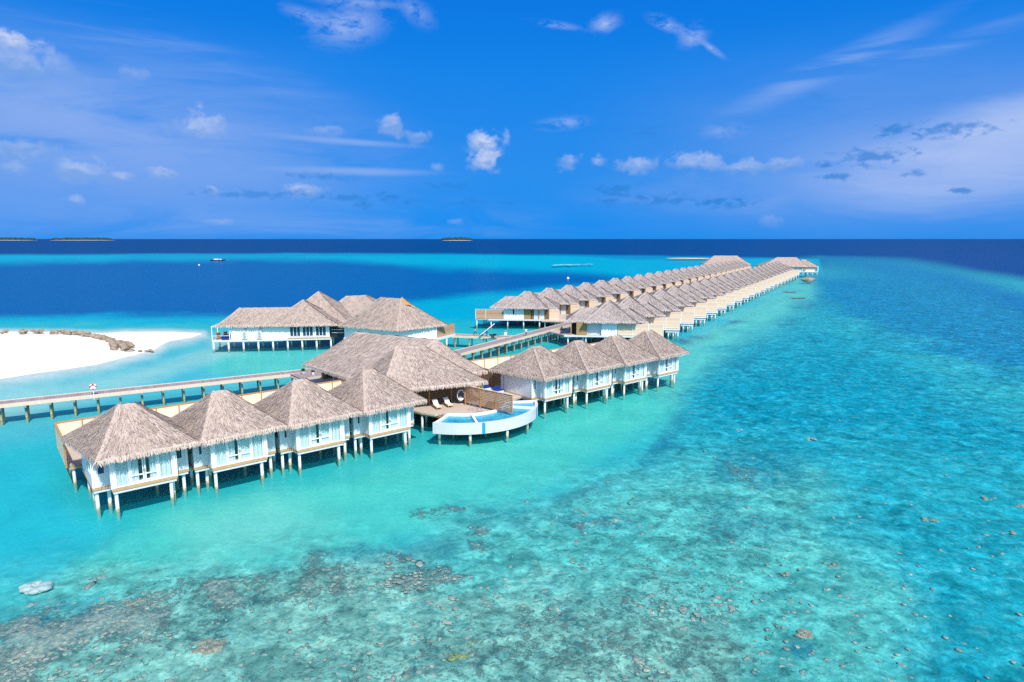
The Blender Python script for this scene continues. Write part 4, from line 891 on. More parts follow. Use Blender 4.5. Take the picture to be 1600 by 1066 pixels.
lounger(37.2, 5.0, R(-14), 'white cushioned sun lounger on the deck, the one farther from the egg chair')
lounger(38.9, 4.9, R(-14), 'white cushioned sun lounger on the deck, next to the hanging egg chair')
# hanging egg chair
o = frame40('egg_chair', 'white woven hanging egg chair under the thatched eave', 'chair', 40.9, 4.9); o.rotation_euler = (0, 0, R(20))
b = MB(); NU, NV = 20, 12; k = 0
for j in range(NV + 1):
    tt = math.pi * j / NV
    for i in range(NU):
        a = 2 * math.pi * i / NU; rr_ = .62 * math.sin(tt) * (1.0 if tt > 1.4 else .86 + .1 * tt); b.v.append((rr_ * math.cos(a), rr_ * .8 * math.sin(a), 3.25 + .95 * math.cos(tt)))
for j in range(NV):
    for i in range(NU):
        a = 2 * math.pi * (i + .5) / NU; tt = math.pi * (j + .5) / NV
        if math.sin(a) < -.45 and .55 < tt < 2.25: continue      # the opening
        b.f.append((j * NU + i, (j + 1) * NU + i, (j + 1) * NU + (i + 1) % NU, j * NU + (i + 1) % NU))
b.build('shell', M['wicker'], o, True)
b = MB(); pts = []
for i in range(17):
    a = 2 * math.pi * i / 16; pts.append((.5 * math.sin(a), -.40 - .02 * math.cos(a), 3.35 + .72 * math.cos(a)))
for p, q in zip(pts, pts[1:]): b.tube(p, q, .07, .07, 8)
b.build('rim', M['white'], o, True)
MB().sphere((0, 0, 2.75), .42, (1, .8, .35)).build('cushion', M['cushion_white'], o, True)
MB().sphere((0, -.12, 3.0), .22, (1, .5, .8)).build('pillow', M['shirt_pink'], o, True)
MB().tube((0, 0, 4.2), (0, .5, 5.1), .03, .03, 6).tube((0, .75, 2.12), (0, .85, 4.9), .05, .05, 6).tube((0, .85, 4.9), (0, 0, 5.0), .05, .05, 6).build('stand', M['steel'], o)
# low blue seats and table on the side deck
def sofa(u, v, lab, wdt=1.5):
    o = frame40('deck_sofa', lab, 'sofa', u, v, 'navy sofas between the suite and the right villas')
    MB().box(-wdt / 2, wdt / 2, -.4, .4, 2.1, 2.4).build('base', M['off_white'], o); MB().box(-wdt / 2 + .03, wdt / 2 - .03, -.38, .38, 2.403, 2.6).build('cushion', M['blue_cloth'], o); MB().box(-wdt / 2 + .03, wdt / 2 - .03, .25, .4, 2.603, 3.0).build('backrest', M['blue_cloth'], o)
sofa(48.3, 9.0, 'navy sofa nearest the yellow plant on the side deck'); sofa(48.6, 6.4, 'navy sofa beside the plain villa side wall')
o = frame40('deck_table', 'small white table between the navy sofas on the side deck', 'table', 47.6, 7.5)
MB().tube((0, 0, 2.1), (0, 0, 2.55), .06, .06, 8).build('leg', M['white'], o); MB().tube((0, 0, 2.55), (0, 0, 2.6), .4, .4, 16).build('tabletop', M['white'], o)
def plant(u, v, z, label, m='leaf', r=.4, n=60, wpos=None, pot=True):
    o = frame40('potted_plant', label, 'plant', u, v); rnd = random.Random(u)
    if pot: MB().tube((0, 0, z), (0, 0, z + .5), .2, .28, 12).build('pot', M['pot'], o)
    b = MB()
    for i in range(n):
        a = rnd.uniform(0, 6.28); e = rnd.uniform(.1, 1.4); L = r * rnd.uniform(.6, 1.2); d = Vector((math.cos(a) * math.cos(e), math.sin(a) * math.cos(e), math.sin(e))); s_ = Vector((-math.sin(a), math.cos(a), 0)) * .06
        p = Vector((0, 0, z + (.5 if pot else 0))) ; q = p + d * L * .5; e_ = p + d * L + Vector((0, 0, -.1)); b.quad(p, q + s_, e_, q - s_)
    b.build('leaves', M[m], o)
plant(46.9, 8.6, 2.1, 'bright yellow-green plant beside the slatted screen', 'leaf_yellow', .75, 140)
plant(32.4, 37.2, 2.12, 'leafy plant in a white pot at the jetty end of the entrance deck', 'leaf', .55, 80)
plant(33.2, 35.2, 2.12, 'leafy plant in a white pot nearest the suite on the entrance deck', 'leaf', .5, 80)
o = frame40('entrance_deck', 'grey entrance deck between the left jetty and the thatched suite', 'deck', 30.6, 34.2)
MB().box(0, 9, 0, 4.3, 1.85, 2.08).build('deck', M['jetty'], o); MB().box(-.08, 9.08, -.08, 4.38, 1.6, 1.847).build('base_beam', M['off_white'], o)
for x in (.4, 4.5, 8.5): pile(o, x, .4, 1.6, .15)
o = frame40('reception_counter', 'dark wooden reception counter on the entrance deck under the suite eave', 'counter', 34.2, 31.4)
MB().box(-1.1, 1.1, -.35, .35, 2.1, 3.1).build('body', M['brown_door'], o); MB().box(-1.2, 1.2, -.45, .45, 3.103, 3.18).build('counter_top', M['grey_box'], o)

# ------------------------------------------------------------------ overwater restaurant
RS = thing('restaurant', 'long white overwater restaurant with clustered thatched roofs beyond the jetty', 'restaurant', (0, 0, 0))
def RQ(l, name, seed, n, **k): add_roof(name, roof_mesh(name, l, M['thatch_end'], n, seed, .2, .10, .42, .2, .8, slen=(.6, 1.2), sw=(.04, .09)), RS)
RQ([((-64.1, 136.9, 5.3), (-38.2, 140.3, 5.3), (-46.5, 144.6, 8.7), (-60.9, 142.7, 8.7)), ((-38.2, 140.3, 5.3), (-39.8, 150.5, 5.3), (-46.3, 144.8, 8.7), (-46.5, 144.6, 8.7)),
    ((-39.8, 150.5, 5.3), (-65.6, 148, 5.3), (-60.9, 142.9, 8.7), (-46.3, 144.8, 8.7)), ((-65.6, 148, 5.3), (-64.1, 136.9, 5.3), (-60.9, 142.7, 8.7), (-60.9, 142.9, 8.7))], 'long_roof', 81, 2600)
RQ(hip([(-54.5, 138.0), (-38.4, 140.2), (-40.3, 151), (-55.5, 149.5)], 5.32, (-47.1, 144.1, 10.35), (-46.9, 144.1, 10.35)), 'pyramid_roof', 82, 1500)
RQ(hip([(-54, 143.5), (-37, 144.5), (-37.5, 160), (-54, 160)], 5.3, (-45.8, 151.6, 11.6), (-45.6, 151.6, 11.6)), 'rear_pyramid_roof', 83, 1500)
RQ(hip([(-47, 149), (-27, 150), (-28, 170), (-48, 169)], 5.3, (-40.8, 158.2, 10.0), (-36.4, 159.5, 10.1)), 'rear_roof', 84, 1600)
RQ([((-38.3, 139.9, 5.1), (-24.1, 132.6, 5.1), (-24.2, 139.3, 11.1), (-28.9, 141.4, 11.2)), ((-24.1, 132.6, 5.1), (-14.3, 141.2, 5.1), (-23.9, 139.9, 11.0), (-24.2, 139.3, 11.1)),
    ((-14.3, 141.2, 5.1), (-27, 151.5, 5.1), (-28.5, 142, 11.2), (-23.9, 139.9, 11.0)), ((-27, 151.5, 5.1), (-38.3, 139.9, 5.1), (-28.9, 141.4, 11.2), (-28.5, 142, 11.2))], 'front_roof', 85, 3200)
MB().quad((-24.75, 138.7, 10.0), (-21.9, 139.0, 9.6), (-24.0, 139.25, 11.45)).quad((-24.75, 138.7, 10.0), (-24.0, 139.25, 11.45), (-24.6, 140.2, 10.4)).quad((-21.9, 139.0, 9.6), (-22.8, 141, 9.9), (-24.0, 139.25, 11.45)).build('gable_vent', M['orange_wood'], RS)
a, b_ = (-61.3, 138.0), (-40.7, 141.2); an = math.atan2(b_[1] - a[1], b_[0] - a[0]); LL = math.hypot(b_[0] - a[0], b_[1] - a[1])
def rl(bx, name, mt, par=RS):
    o = bx.build(name, M[mt], par)
    if par is RS: o.location = (a[0], a[1], 0); o.rotation_euler = (0, 0, an)
    return o
rl(MB().box(0, LL, 0, 8.5, 2.15, 5.2), 'wall', 'siding_v' if 'siding_v' in M else 'white')
rl(MB().box(-3.9, LL + .3, -.35, 9, 1.8, 2.14), 'deck', 'off_white')
rl(MB().box(12.0, LL + .3, -.42, -.353, 2.16, 2.42), 'sill', 'tan_trim')
for x in (12.4, 15.1, 17.9):
    f = MB()
    for i in range(4): f.box(x + i * .74 - .06, x + i * .74 + .06, -.08, -.003, 2.7, 4.75)
    f.box(x - .06, x + 2.28, -.08, -.003, 4.753, 4.85); f.box(x - .06, x + 2.28, -.08, -.003, 2.6, 2.697)
    fo = rl(f, 'window', 'white'); MB().box(x + .06, x + 2.16, -.03, -.002, 2.7, 4.75).build('pane', M['glass_dark'], fo)
for x in (2.3, 5.4):
    ac = rl(MB().box(x, x + 1.15, -.5, -.05, 2.35, 3.9), 'air_conditioner', 'off_white')
    f = MB(); f.torus((x + .62, -.52, 3.5), .27, .05, 'y', 16, 6); f.torus((x + .62, -.52, 2.8), .27, .05, 'y', 16, 6); f.build('fan_ring', M['grey_box'], ac)
    f = MB().sphere((x + .62, -.5, 3.5), .1).sphere((x + .62, -.5, 2.8), .1); f.build('fan_hub', M['dark'], ac)
    rl(MB().box(x + .5, x + 1.1, -.3, -.05, 4.35, 4.5).tube((x + .9, -.3, 4.5), (x + 1.15, -.4, 4.8), .05), 'bracket', 'grey_box')
# recessed service bay and right-hand block
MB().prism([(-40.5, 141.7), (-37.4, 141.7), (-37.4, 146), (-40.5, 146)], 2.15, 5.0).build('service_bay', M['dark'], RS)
MB().box(-40.3, -37.6, 141.4, 141.5, 3.9, 4.0).box(-40.3, -37.6, 141.4, 141.5, 3.2, 3.35).build('railing', M['off_white'], RS)
MB().prism([(-37.3, 140.9), (-24.2, 134.1), (-16.6, 139.9), (-27, 149)], 2.3, 5.1).build('front_wall', M['white'], RS)
MB().prism([(-37.5, 140.8), (-24.2, 133.8), (-16.2, 139.9), (-13.0, 146.2), (-27, 150)], 1.8, 2.297).build('front_deck', M['off_white'], RS)
MB().beam((-16.7, 139.9), (-13.3, 146.4), .14, 2.3, 4.75).build('timber_screen', M['screen'], RS)
for i in range(9): t_ = i / 8; x, y = -64.9 + 24.4 * t_, 137.3 + 4.0 * t_; pile(RS, x, y, 1.8, .2); pile(RS, x - .6, y + 4.2, 1.8, .2)
for x, y in ((-37, 141), (-33, 139), (-28.5, 136.6), (-24.3, 134.6), (-20, 137.6), (-16.5, 140.4), (-14.8, 143), (-13.3, 145.9), (-18, 143.5), (-22, 147)): pile(RS, x, y, 1.8, .18)
# terrace at its left end
ty = lambda x, y: (a[0] + x * math.cos(an) - y * math.sin(an), a[1] + x * math.sin(an) + y * math.cos(an))
b = MB()
for x in (-3.8, -.2): b.box(x - .07, x + .07, -.3, -.16, 2.15, 5.1)
b.box(-3.87, -.13, -.3, -.16, 5.103, 5.22); b.box(-3.73, -.27, -.26, -.2, 3.1, 3.18); b.box(-3.87, -3.73, -.15, 4, 5.103, 5.22); b.box(-3.87, -3.73, 3.9, 4.04, 2.15, 5.1)
rl(b, 'terrace_frame', 'white')
for i, (x, y) in enumerate(((-3.0, 1.2), (-1.9, 2.6))):
    X, Y = ty(x, y); o = thing('dining_chair', ('orange dining chair at the outer corner of the restaurant terrace', 'orange dining chair nearer the restaurant wall')[i], 'chair', (X, Y, 2.14), an, 'terrace chairs')
    MB().box(-.4, .4, -.4, .4, .4, .5).build('seat', M['orange_cloth'], o); MB().box(-.4, .4, .3, .42, .5, 1.5).build('backrest', M['orange_cloth'], o)
    for lx in (-.35, .35):
        for ly in (-.35, .35): MB().box(lx - .04, lx + .04, ly - .04, ly + .04, 0, .4).build('leg', M['orange_wood'], o)
X, Y = ty(-1.2, .7); o = thing('terrace_table', 'terrace table under a navy cloth at the left end of the restaurant', 'table', (X, Y, 2.14), an)
MB().box(-.8, .8, -.6, .6, .1, .95).build('tablecloth', M['blue_cloth'], o); MB().box(-.85, .85, -.65, .65, .953, 1.0).build('tabletop', M['blue_cloth'], o)

# ------------------------------------------------------------------ small things on the jetties
x, y = P(144, 619, 2.1); o = thing('lifebuoy_stand', 'red and white lifebuoy on a post beside the left jetty', 'lifebuoy', (x, y + .3, 0), R(30))
MB().tube((0, .5, 1.4), (0, .5, 3.3), .05, .05, 6).build('post', M['white'], o)
rb = bpy.data.materials.new('buoy'); rb.use_nodes = True; t = NT(rb.node_tree); bb_ = t.n['Principled BSDF']; v_ = objco(t); s_ = t.new('ShaderNodeSeparateXYZ'); t.l.new(v_, s_.inputs[0])
an_ = t.math('ARCTAN2', t.math('SUBTRACT', s_.outputs[2], 3.3), s_.outputs[0]); fr_ = t.math('FRACT', t.math('MULTIPLY', t.math('ADD', an_, .4), 4 / 6.2832)); t.put(bb_.inputs['Base Color'], t.mix(t.rng(fr_, .45, .5), (.70, .03, .04, 1), (.8, .8, .8, 1)))
MB().torus((0, .4, 3.3), .36, .10, 'y', 24, 8).build('ring', rb, o, True); MB().tube((0, .5, 3.3), (0, .56, 3.3), .4, .4, 20).build('backing_board', M['cushion_white'], o)
x, y = P(790, 524, 2.1); o = thing('marker_post', 'small cream marker box with an orange top at the jetty junction', 'marker', (x, y, 2.05), 0)
MB().box(-.3, .3, -.15, .15, .0, .75).build('box', M['cream'], o); MB().sphere((0, 0, .95), .22, (1, 1, .8)).build('lamp_cap', M['orange_cloth'], o, True)

def person(name, label, loc, rz, joints, shirt, trousers, scale=1.0, hat=False):
    """one skinned body; joints: dict of positions in metres, z up, facing -y"""
    names = list(joints); J = [Vector(joints[k]) * scale for k in names]; ix = {k: i for i, k in enumerate(names)}
    E = [('hip', 'waist'), ('waist', 'chest'), ('chest', 'neck'), ('neck', 'head'), ('head', 'crown')]
    for s in 'lr': E += [('chest', 'sh' + s), ('sh' + s, 'el' + s), ('el' + s, 'wr' + s), ('wr' + s, 'ha' + s), ('hip', 'th' + s), ('th' + s, 'kn' + s), ('kn' + s, 'an' + s), ('an' + s, 'to' + s)]
    rad = dict(hip=.14, waist=.125, chest=.15, neck=.055, head=.095, crown=.075)
    for s in 'lr': rad.update({'sh' + s: .07, 'el' + s: .045, 'wr' + s: .03, 'ha' + s: .04, 'th' + s: .095, 'kn' + s: .06, 'an' + s: .042, 'to' + s: .035})
    me = bpy.data.meshes.new('person'); me.from_pydata([tuple(j) for j in J], [(ix[a_], ix[b_]) for a_, b_ in E], [])
    o = bpy.data.objects.new(name, me); C.objects.link(o); md = o.modifiers.new('skin', 'SKIN'); o.modifiers.new('sub', 'SUBSURF').levels = 1
    me.skin_vertices[0].data[0].use_root = True
    for k in names: me.skin_vertices[0].data[ix[k]].radius = (rad[k] * scale,) * 2
    o.modifiers['sub'].render_levels = 1
    m_, t, b = mat('body', (.3, .16, .1), .8); z = t.new('ShaderNodeSeparateXYZ'); t.l.new(objco(t), z.inputs[0]); zz = z.outputs[2]
    c = t.mix(t.rng(zz, .90 * scale, .93 * scale), (*trousers, 1), (*shirt, 1)); c = t.mix(t.rng(zz, 1.46 * scale, 1.48 * scale), c, (.28, .15, .09, 1)); c = t.mix(t.rng(zz, .12 * scale, .10 * scale), c, (.2, .12, .08, 1))
    t.put(b.inputs['Base Color'], c); me.materials.append(m_)
    o.location = loc; o.rotation_euler = (0, 0, rz); tag(o, label, 'person')
    hp = J[ix['head']]; f = MB().sphere((hp.x, hp.y + .02, hp.z + .07), .115 * scale, (1, 1.05, .9)); f.build('hair', M['hair'], o, True)
    return o
def stance(stride=.25, armL=(-.1, -.15), armR=(.1, .15), lean=0):
    j = dict(hip=(0, 0, .95), waist=(0, -lean * .3, 1.1), chest=(0, -lean * .7, 1.33), neck=(0, -lean, 1.48), head=(0, -lean - .01, 1.60), crown=(0, -lean, 1.70))
    for s, k, st, ar in (('l', -1, stride, armL), ('r', 1, -stride, armR)):
        j['sh' + s] = (k * .17, -lean * .9, 1.42); j['el' + s] = (k * .24, ar[0] - lean * .7, 1.15); j['wr' + s] = (k * .23, ar[1] - lean * .7, .93); j['ha' + s] = (k * .22, ar[1] - .05 - lean * .7, .83)
        j['th' + s] = (k * .10, 0, .88); j['kn' + s] = (k * .11, -st * .6 - .04, .50); j['an' + s] = (k * .11, -st, .08); j['to' + s] = (k * .12, -st - .16, .03)
    return j
x, y = P(822, 525, 2.1); person('person', 'person in a white top walking on the wide jetty', (x, y, 2.1), R(200), stance(.12), (.72, .74, .80), (.03, .05, .22), 1.05)
x, y = P(743, 524, 2.05); person('person', 'person in a pale pink shirt and dark trousers striding away from the trolley', (x, y + .2, 2.05), R(-80), stance(.36, (-.2, -.3), (.1, .25), .1), (.55, .42, .48), (.02, .02, .04), 1.02)
x, y = P(761, 526.5, 2.05); person('person', 'person in a blue top shouldering a pale striped board by the trolley', (x, y + .1, 2.05), R(-100), stance(.2, (-.2, -.3), (-.1, -.2), .15), (.02, .05, .38), (.02, .02, .05), 1.02)
px_, py_ = x, y
o = thing('paddle_board', 'pale board with red and blue stripes tilted over a shoulder', 'board', (x + .1, y - .15, 3.75), 0); o.rotation_euler = (0, R(-38), R(6))
MB().prism([(-2.3, -.05), (-2.0, -.32), (1.6, -.36), (2.1, -.2), (2.1, .2), (1.6, .36), (-2.0, .32), (-2.3, .05)], 0, .12).build('board', M['cushion_white'], o)
MB().box(-2.0, 1.9, -.1, .0, .123, .13).build('stripe', M['red'], o); MB().box(-2.0, 1.9, .04, .14, .123, .13).build('stripe', M['blue_cloth'], o)
x, y = P(768, 528, 2.05); o = thing('trolley', 'two-wheeled hand trolley loaded with dark bags on the short jetty', 'trolley', (x + .2, y + .1, 2.05), R(-8))
MB().box(-1.0, 1.1, -.4, .4, .42, .5).build('bed', M['grey_box'], o)
for yy in (-.48, .48):
    wh = MB().torus((.1, yy, .36), .30, .07, 'y', 18, 6).build('wheel', M['rubber'], o, True); b = MB(); [b.tube((.1, yy, .36), (.1 + .28 * math.cos(i * 1.05), yy, .36 + .28 * math.sin(i * 1.05)), .02, .02, 4) for i in range(6)]; b.build('spokes', M['steel'], wh)
MB().tube((1.0, -.3, .5), (2.2, -.3, .85), .03, .03, 6).tube((1.0, .3, .5), (2.2, .3, .85), .03, .03, 6).tube((2.2, -.3, .85), (2.2, .3, .85), .03, .03, 6).tube((-1, .3, .5), (-1.9, .3, .8), .03).tube((-1, -.3, .5), (-1.9, -.3, .8), .03).build('handle', M['steel'], o)
MB().sphere((.5, 0, .72), .45, (1.1, .7, .55), 10, 6, .06).build('bag', M['navy'], o, True); MB().sphere((-.35, 0, .66), .35, (1.2, .8, .5), 10, 6, .06).build('bag', M['rubber'], o, True)
x, y = P(752, 524.5, 2.05); o = MB().sphere((0, 0, .2), .45, (1.1, .6, .45), 10, 6, .08).tube((-.25, 0, .4), (0, 0, .55), .03, .03, 5).tube((0, 0, .55), (.25, 0, .4), .03, .03, 5).build('holdall', M['navy']); o.location = (x, y, 2.05); tag(o, 'dark holdall lying on the short jetty behind the walking person', 'bag')

# ------------------------------------------------------------------ rocks, corals, far islands, boats
def rock_mesh(name, n, spread, r, mt, flat=.55, seed=0, zr=(0, 0)):
    rnd = random.Random(seed); b = MB()
    for i in range(n):
        a = rnd.uniform(0, 6.28); d = spread * rnd.random() ** .6; rr = rnd.uniform(*r)
        b.sphere((d * math.cos(a), d * math.sin(a) * .7, rnd.uniform(*zr)), rr, (rnd.uniform(.8, 1.3), rnd.uniform(.8, 1.2), flat), 9, 6, .09, rnd)
    return b
m, t, b = mat('rough_rock', (.3, .25, .2), .95); v = t.new('ShaderNodeNewGeometry').outputs['Position']; n1 = t.noise(v, 1.1, 5, .65); n2 = t.noise(v, 6., 5, .65)
t.put(b.inputs['Base Color'], t.mix(t.rng(n1, .3, .7), t.mix(n2, (.06, .05, .045, 1), (.34, .24, .14, 1)), t.mix(n2, (.30, .27, .24, 1), (.55, .44, .30, 1)))); bump(t, b, n2, 1., .2); M['rock'] = m
def coral_mat(name, c1, c2, c3):
    m, t, b = mat(name, c1, .95, .1); v = t.new('ShaderNodeNewGeometry').outputs['Position']; n1 = t.noise(v, 2.2, 5, .7, .4); n2 = t.noise(v, 9., 4, .65); rn = t.new('ShaderNodeAttribute', attribute_name='tone')
    c = t.mix(t.rng(n1, .35, .62), (*c1, 1), (*c2, 1)); c = t.mix(t.rng(n2, .5, .68), c, (*c3, 1)); k = t.rng(rn.outputs['Fac'], 0, 1, .7, 1.25)
    t.put(b.inputs['Base Color'], t.mix(1., c, t.xyz(k, k, k), 'MULTIPLY')); bump(t, b, n2, 1., .12); return m
M['coral'] = coral_mat('coral_rubble', (.24, .30, .26), (.58, .52, .40), (.80, .68, .52))
M['coral_orange'] = coral_mat('coral_orange', (.26, .22, .15), (.50, .38, .24), (.74, .62, .45))
M['coral_yellow'] = coral_mat('coral_yellow', (.18, .22, .06), (.42, .42, .12), (.58, .54, .24))
M['coral_pale'] = coral_mat('coral_pale', (.60, .70, .64), (.76, .78, .70), (.88, .86, .78))
def scatter(count=5000, seed=5):
    rs = np.random.RandomState(seed); px = rs.uniform(-120, 1720, count * 14); py = 1100 - (1100 - 560) * rs.uniform(0, 1, count * 14) ** 1.0
    t = H / (-(-ST + (533 - py) / 1000 * CT)); x = (px - 800) / 1000 * t; y = (CT + (533 - py) / 1000 * ST) * t
    col, reef, cor, dk, isl, _, _ = bed_fields(x, y); dens = cor ** 1.8 * .45 + reef * .004 + dk * .10
    keep = (rs.uniform(0, 1, len(x)) < dens * 1.1 * np.clip((py - 480) / 420, .15, 1)) & (reef > .15); x, y, cor, py = x[keep][:count], y[keep][:count], cor[keep][:count], py[keep][:count]
    # base blob
    base = MB(); rb_ = random.Random(2); variants = []
    for k in range(6): q = MB().sphere((0, 0, 0), 1, (1, 1, 1), 7, 5, .34, rb_); variants.append((np.array(q.v), q.f))
    V = []; Fc = []; T = []; off = 0
    for i in range(len(x)):
        vv, ff = variants[i % 6]; r = rs.uniform(.05, .17) * (1 + .9 * (rs.rand() < .05)); a = rs.uniform(0, 6.28); c_, s_ = math.cos(a), math.sin(a)
        p = vv * np.array([r * rs.uniform(.9, 1.7), r, r * rs.uniform(.25, .45)]); q = np.stack([p[:, 0] * c_ - p[:, 1] * s_ + x[i], p[:, 0] * s_ + p[:, 1] * c_ + y[i], p[:, 2] - .80 + .2 * cor[i]], 1)
        V.append(q); Fc += [tuple(j + off for j in f) for f in ff]; off += len(q); T += [rs.rand()] * len(q)
    me = bpy.data.meshes.new('coral_rubble'); me.from_pydata(np.concatenate(V).tolist(), [], Fc); me.materials.append(M['coral']); me.polygons.foreach_set('use_smooth', [True] * len(me.polygons))
    at = me.attributes.new('tone', 'FLOAT', 'POINT'); at.data.foreach_set('value', T); o = bpy.data.objects.new('coral_rubble', me); C.objects.link(o)
    o['kind'] = 'stuff'; o['label'] = 'broken coral rubble lying over the shallow reef flat'; o['category'] = 'coral'
scatter()
def coral_thing(px, py, wpx, n, mt, label, seed, r=(.2, .42), zz=-.78, asp=.7):
    x, y = P(px, py, -.9); sp = wpx / 2 * y / 1000
    b = rock_mesh('coral_head', n, sp * .8, (r[0] * sp / 1.2, r[1] * sp / 1.2), mt, .38, seed, (-.12, .12)); b.tone = [((i * 7919) % 100) / 100 * .6 + .2 for i in range(len(b.v))]
    o = b.build('coral_head', M[mt], None, True); o.location = (x, y, zz); tag(o, label, 'coral', 'coral heads under the clear water')
for a_ in ((58, 926, 46, 26, 'coral_pale', 'pale flat coral slab under water at the far left of the reef edge', 1, (.35, .6), -.52),
           (328, 1014, 58, 34, 'coral_orange', 'large tan and orange coral head in the lower left shallows', 2), (1258, 996, 40, 30, 'coral_orange', 'brown coral head standing alone in the lower right shallows', 3),
           (735, 1012, 34, 16, 'coral_yellow', 'yellowish coral head with smooth lobes, the upper of two near the bottom centre', 4), (716, 1030, 42, 18, 'coral_yellow', 'yellow coral head, the lower of two near the bottom centre', 5),
           (818, 983, 22, 14, 'coral_orange', 'small brown coral head above the round one right of the bottom centre', 6), (834, 1012, 22, 12, 'coral_orange', 'small round tan coral head right of the yellow corals', 7),
           (885, 1000, 18, 10, 'coral_orange', 'tiny orange coral head right of the round tan one', 8), (992, 965, 24, 10, 'coral_orange', 'small pinkish coral head in the lower middle reef', 9),
           (155, 952, 44, 20, 'coral_orange', 'tan coral crust right below the pale slab', 10), (205, 945, 40, 20, 'coral_orange', 'tan coral crust at the tip of the reef edge on the left', 11),
           (1545, 782, 26, 12, 'coral_orange', 'pale coral head near the right edge, the left of two', 12), (1595, 795, 24, 12, 'coral_orange', 'tan coral head at the right edge of the reef', 13), (1577, 836, 26, 12, 'coral_orange', 'tan coral head just below the pale one near the right edge', 14),
           (1453, 815, 28, 12, 'coral_orange', 'brown coral head in the middle of the right-hand reef', 15), (1225, 900, 24, 12, 'coral_orange', 'pale small coral head above the lone brown head', 16), (1308, 886, 30, 14, 'coral_orange', 'pale coral patch right of the reef centre', 17),
           (1268, 688, 22, 10, 'coral_orange', 'small pinkish coral head nearest the end of the front row', 18), (1155, 674, 18, 10, 'coral', 'small dark coral head closest to the last front villa', 19)):
    coral_thing(*a_)
# rock breakwater on the sand: countable boulders
rnd = random.Random(4); spine = [(-20, 517.5), (40, 517), (100, 518), (125, 520), (150, 525), (168, 530), (182, 536), (190, 543)]
def on_spine(t):
    k = t * (len(spine) - 1); i = min(int(k), len(spine) - 2); f = k - i; return spine[i][0] + (spine[i + 1][0] - spine[i][0]) * f, spine[i][1] + (spine[i + 1][1] - spine[i][1]) * f
bvar = [MB().sphere((0, 0, 0), 1, (1.1, .9, .6), 7, 5, .2, rnd).mesh('boulder', M['rock'], False) for _ in range(5)]
for i in range(150):
    t_ = rnd.random() ** .8; px, py = on_spine(t_); head = t_ > .86
    px += rnd.uniform(-7, 7) * (2.3 if head else 1); py += rnd.uniform(-1.4, 1.4) * (2.4 if head else 1); x, y = P(px, py + 1.5, .7)
    o = bpy.data.objects.new('boulder', bvar[i % 5]); C.objects.link(o); s_ = rnd.uniform(.34, .72) * (1.3 if head else 1)
    o.location = (x, y, .75 + rnd.uniform(-.1, .55 if head else .35)); o.rotation_euler = (rnd.uniform(-.4, .4), rnd.uniform(-.4, .4), rnd.uniform(0, 6)); o.scale = (s_, s_, s_)
    tag(o, 'rough tan boulder piled in the low breakwater along the white sandbank', 'boulder', 'boulders of the breakwater on the sand')
for i in range(26):
    t_ = rnd.random(); x, y = P(176 + 62 * t_ + rnd.uniform(-3, 3), 547 + 1.5 * math.sin(t_ * 3) + rnd.uniform(-1.2, 1.2), .3); o = bpy.data.objects.new('boulder', bvar[i % 5]); C.objects.link(o); s_ = rnd.uniform(.18, .42)
    o.location = (x, y, .28); o.scale = (s_ * 1.3, s_, s_); o.rotation_euler = (0, 0, rnd.uniform(0, 6)); tag(o, 'small dark rock in the line trailing from the breakwater across the sand', 'rock', 'rocks trailing from the breakwater')
x, y = P(1263, 438); o = rock_mesh('reef_rock', 14, 2.4, (1.0, 2.0), 'rock', .8, 9, (-.4, .5)).build('reef_rock', M['rock'], None, False); o.location = (x, y, .3); tag(o, 'dark rock breaking the surface off the end pavilion of the right-hand row', 'rock')
for px, py, L1, lab in ((1235, 455.5, 7, 'thin brown reef patch off the right-hand row, the farther one'), (1243, 465, 5, 'thin brown reef patch off the right-hand row, the nearer one')):
    x, y = P(px, py, -.3); o = rock_mesh('reef_patch', 12, 3, (.5, 1.0), 'rock', .3, int(px), (-.1, .1)).build('reef_patch', M['rock'], None, False); o.location = (x, y, -.42); o.scale = (1.2, .9, .6); tag(o, lab, 'reef')
# distant sandbank and reef streak
m = simple('far_sand', (.52, .42, .28), .9, .1, .05)
x, y = P(1077, 404); o = MB().sphere((0, 0, 0), 1, (30, 12, .8), 24, 6).build('sandbank', m, None, True); o.location = (x, y, 0); o['kind'] = 'structure'
M['foam'] = simple('reef_shallows', (.14, .48, .56), .9, .3, .05)
x, y = P(892, 413.5); rnd = random.Random(8); b = MB()
for i in range(26): xx = rnd.uniform(-17, 22); b.sphere((xx, rnd.uniform(-8, 8) + xx * .6, 0), 1, (rnd.uniform(2, 5), rnd.uniform(2, 6), .28), 8, 4)
o = b.build('reef_shallows', M['foam'], None, True); o.location = (x, y, -.15); tag(o, 'pale streak of shallow reef in the turquoise lagoon', 'reef')
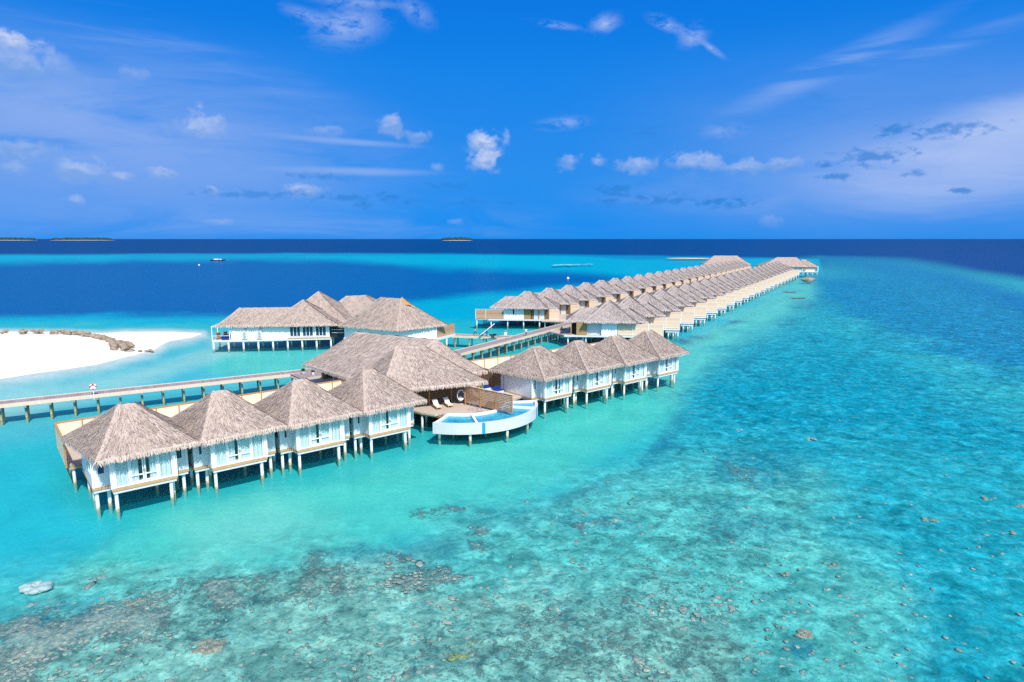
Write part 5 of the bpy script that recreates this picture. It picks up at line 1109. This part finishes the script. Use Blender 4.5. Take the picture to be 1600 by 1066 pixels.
# islands on the horizon
M['far_leaf'] = simple('far_forest', (.018, .045, .045), .9, .3, .02); M['far_sand'] = simple('island_beach', (.80, .72, .60), .9, .05, .02)
rnd = random.Random(12)
for (p0, p1, Y, lab) in ((-30, 68, 9500, 'low wooded island on the horizon at the left edge'), (86, 188, 9500, 'long low wooded island on the horizon, just right of the leftmost one'), (690, 740, 8500, 'small wooded island with white beach on the horizon near the centre')):
    X0, X1 = (p0 - 800) * Y / 1000, (p1 - 800) * Y / 1000; root = thing('island', lab, 'island', ((X0 + X1) / 2, Y, 0)); hw = (X1 - X0) / 2
    MB().sphere((0, 0, 0), 1, (hw, 180, 3.5), 32, 6).build('beach', M['far_sand'], root, True)
    b = MB()
    for i in range(int(hw / 4.5)):
        xx = rnd.uniform(-.93, .9); b.sphere((xx * hw, rnd.uniform(-70, 80) * (1 - xx * xx), 15), rnd.uniform(18, 30) * (1 - .55 * abs(xx) ** 3), (1.4, 1.3, .9), 8, 5, .12, rnd)
    o = b.build('forest', M['far_leaf'], root); o['kind'] = 'stuff'
# boats and buoys
x, y = P(340, 407.5); o = thing('boat', 'dark low boat anchored far out on the blue lagoon', 'boat', (x, y, 0), R(4))
b = MB(); st = [(-8, .2, 1.2), (-6.5, 1.2, .95), (0, 1.7, .8), (6, 1.3, .95), (8.3, .15, 1.7)]
for (x_, hw, hz) in st: b.v += [(x_, -hw, hz), (x_, -hw * .6, -.3), (x_, hw * .6, -.3), (x_, hw, hz)]
for i in range(4):
    k = i * 4
    for j in range(4): b.f.append((k + j, k + (j + 1) % 4, k + 4 + (j + 1) % 4, k + 4 + j))
b.build('hull', M['navy'], o); MB().box(-3.5, 1.5, -1.1, 1.1, .95, 2.1).box(2.5, 4.2, -.9, .9, .95, 1.9).build('cabin', M['white'], o)
MB().box(-4.2, 2.2, -1.4, 1.4, 2.15, 2.3).build('canopy', M['off_white'], o)
for px, py, lab in ((311, 415, 'white buoy floating left of the dark boat'), (887.5, 436, 'white buoy floating near the left-hand villa row')):
    x, y = P(px, py); o = MB().sphere((0, 0, .3), .8, (1, 1, .9), 12, 8).tube((0, 0, .9), (0, 0, 1.5), .08, .08, 6).build('buoy', M['white'], None, True); o.location = (x, y, 0); tag(o, lab, 'buoy', 'mooring buoys on the lagoon')

# prototypes that were never placed are not left at the origin
for p in protoN:
    if p.location.length < 1: p.location = (0, -500, 0)
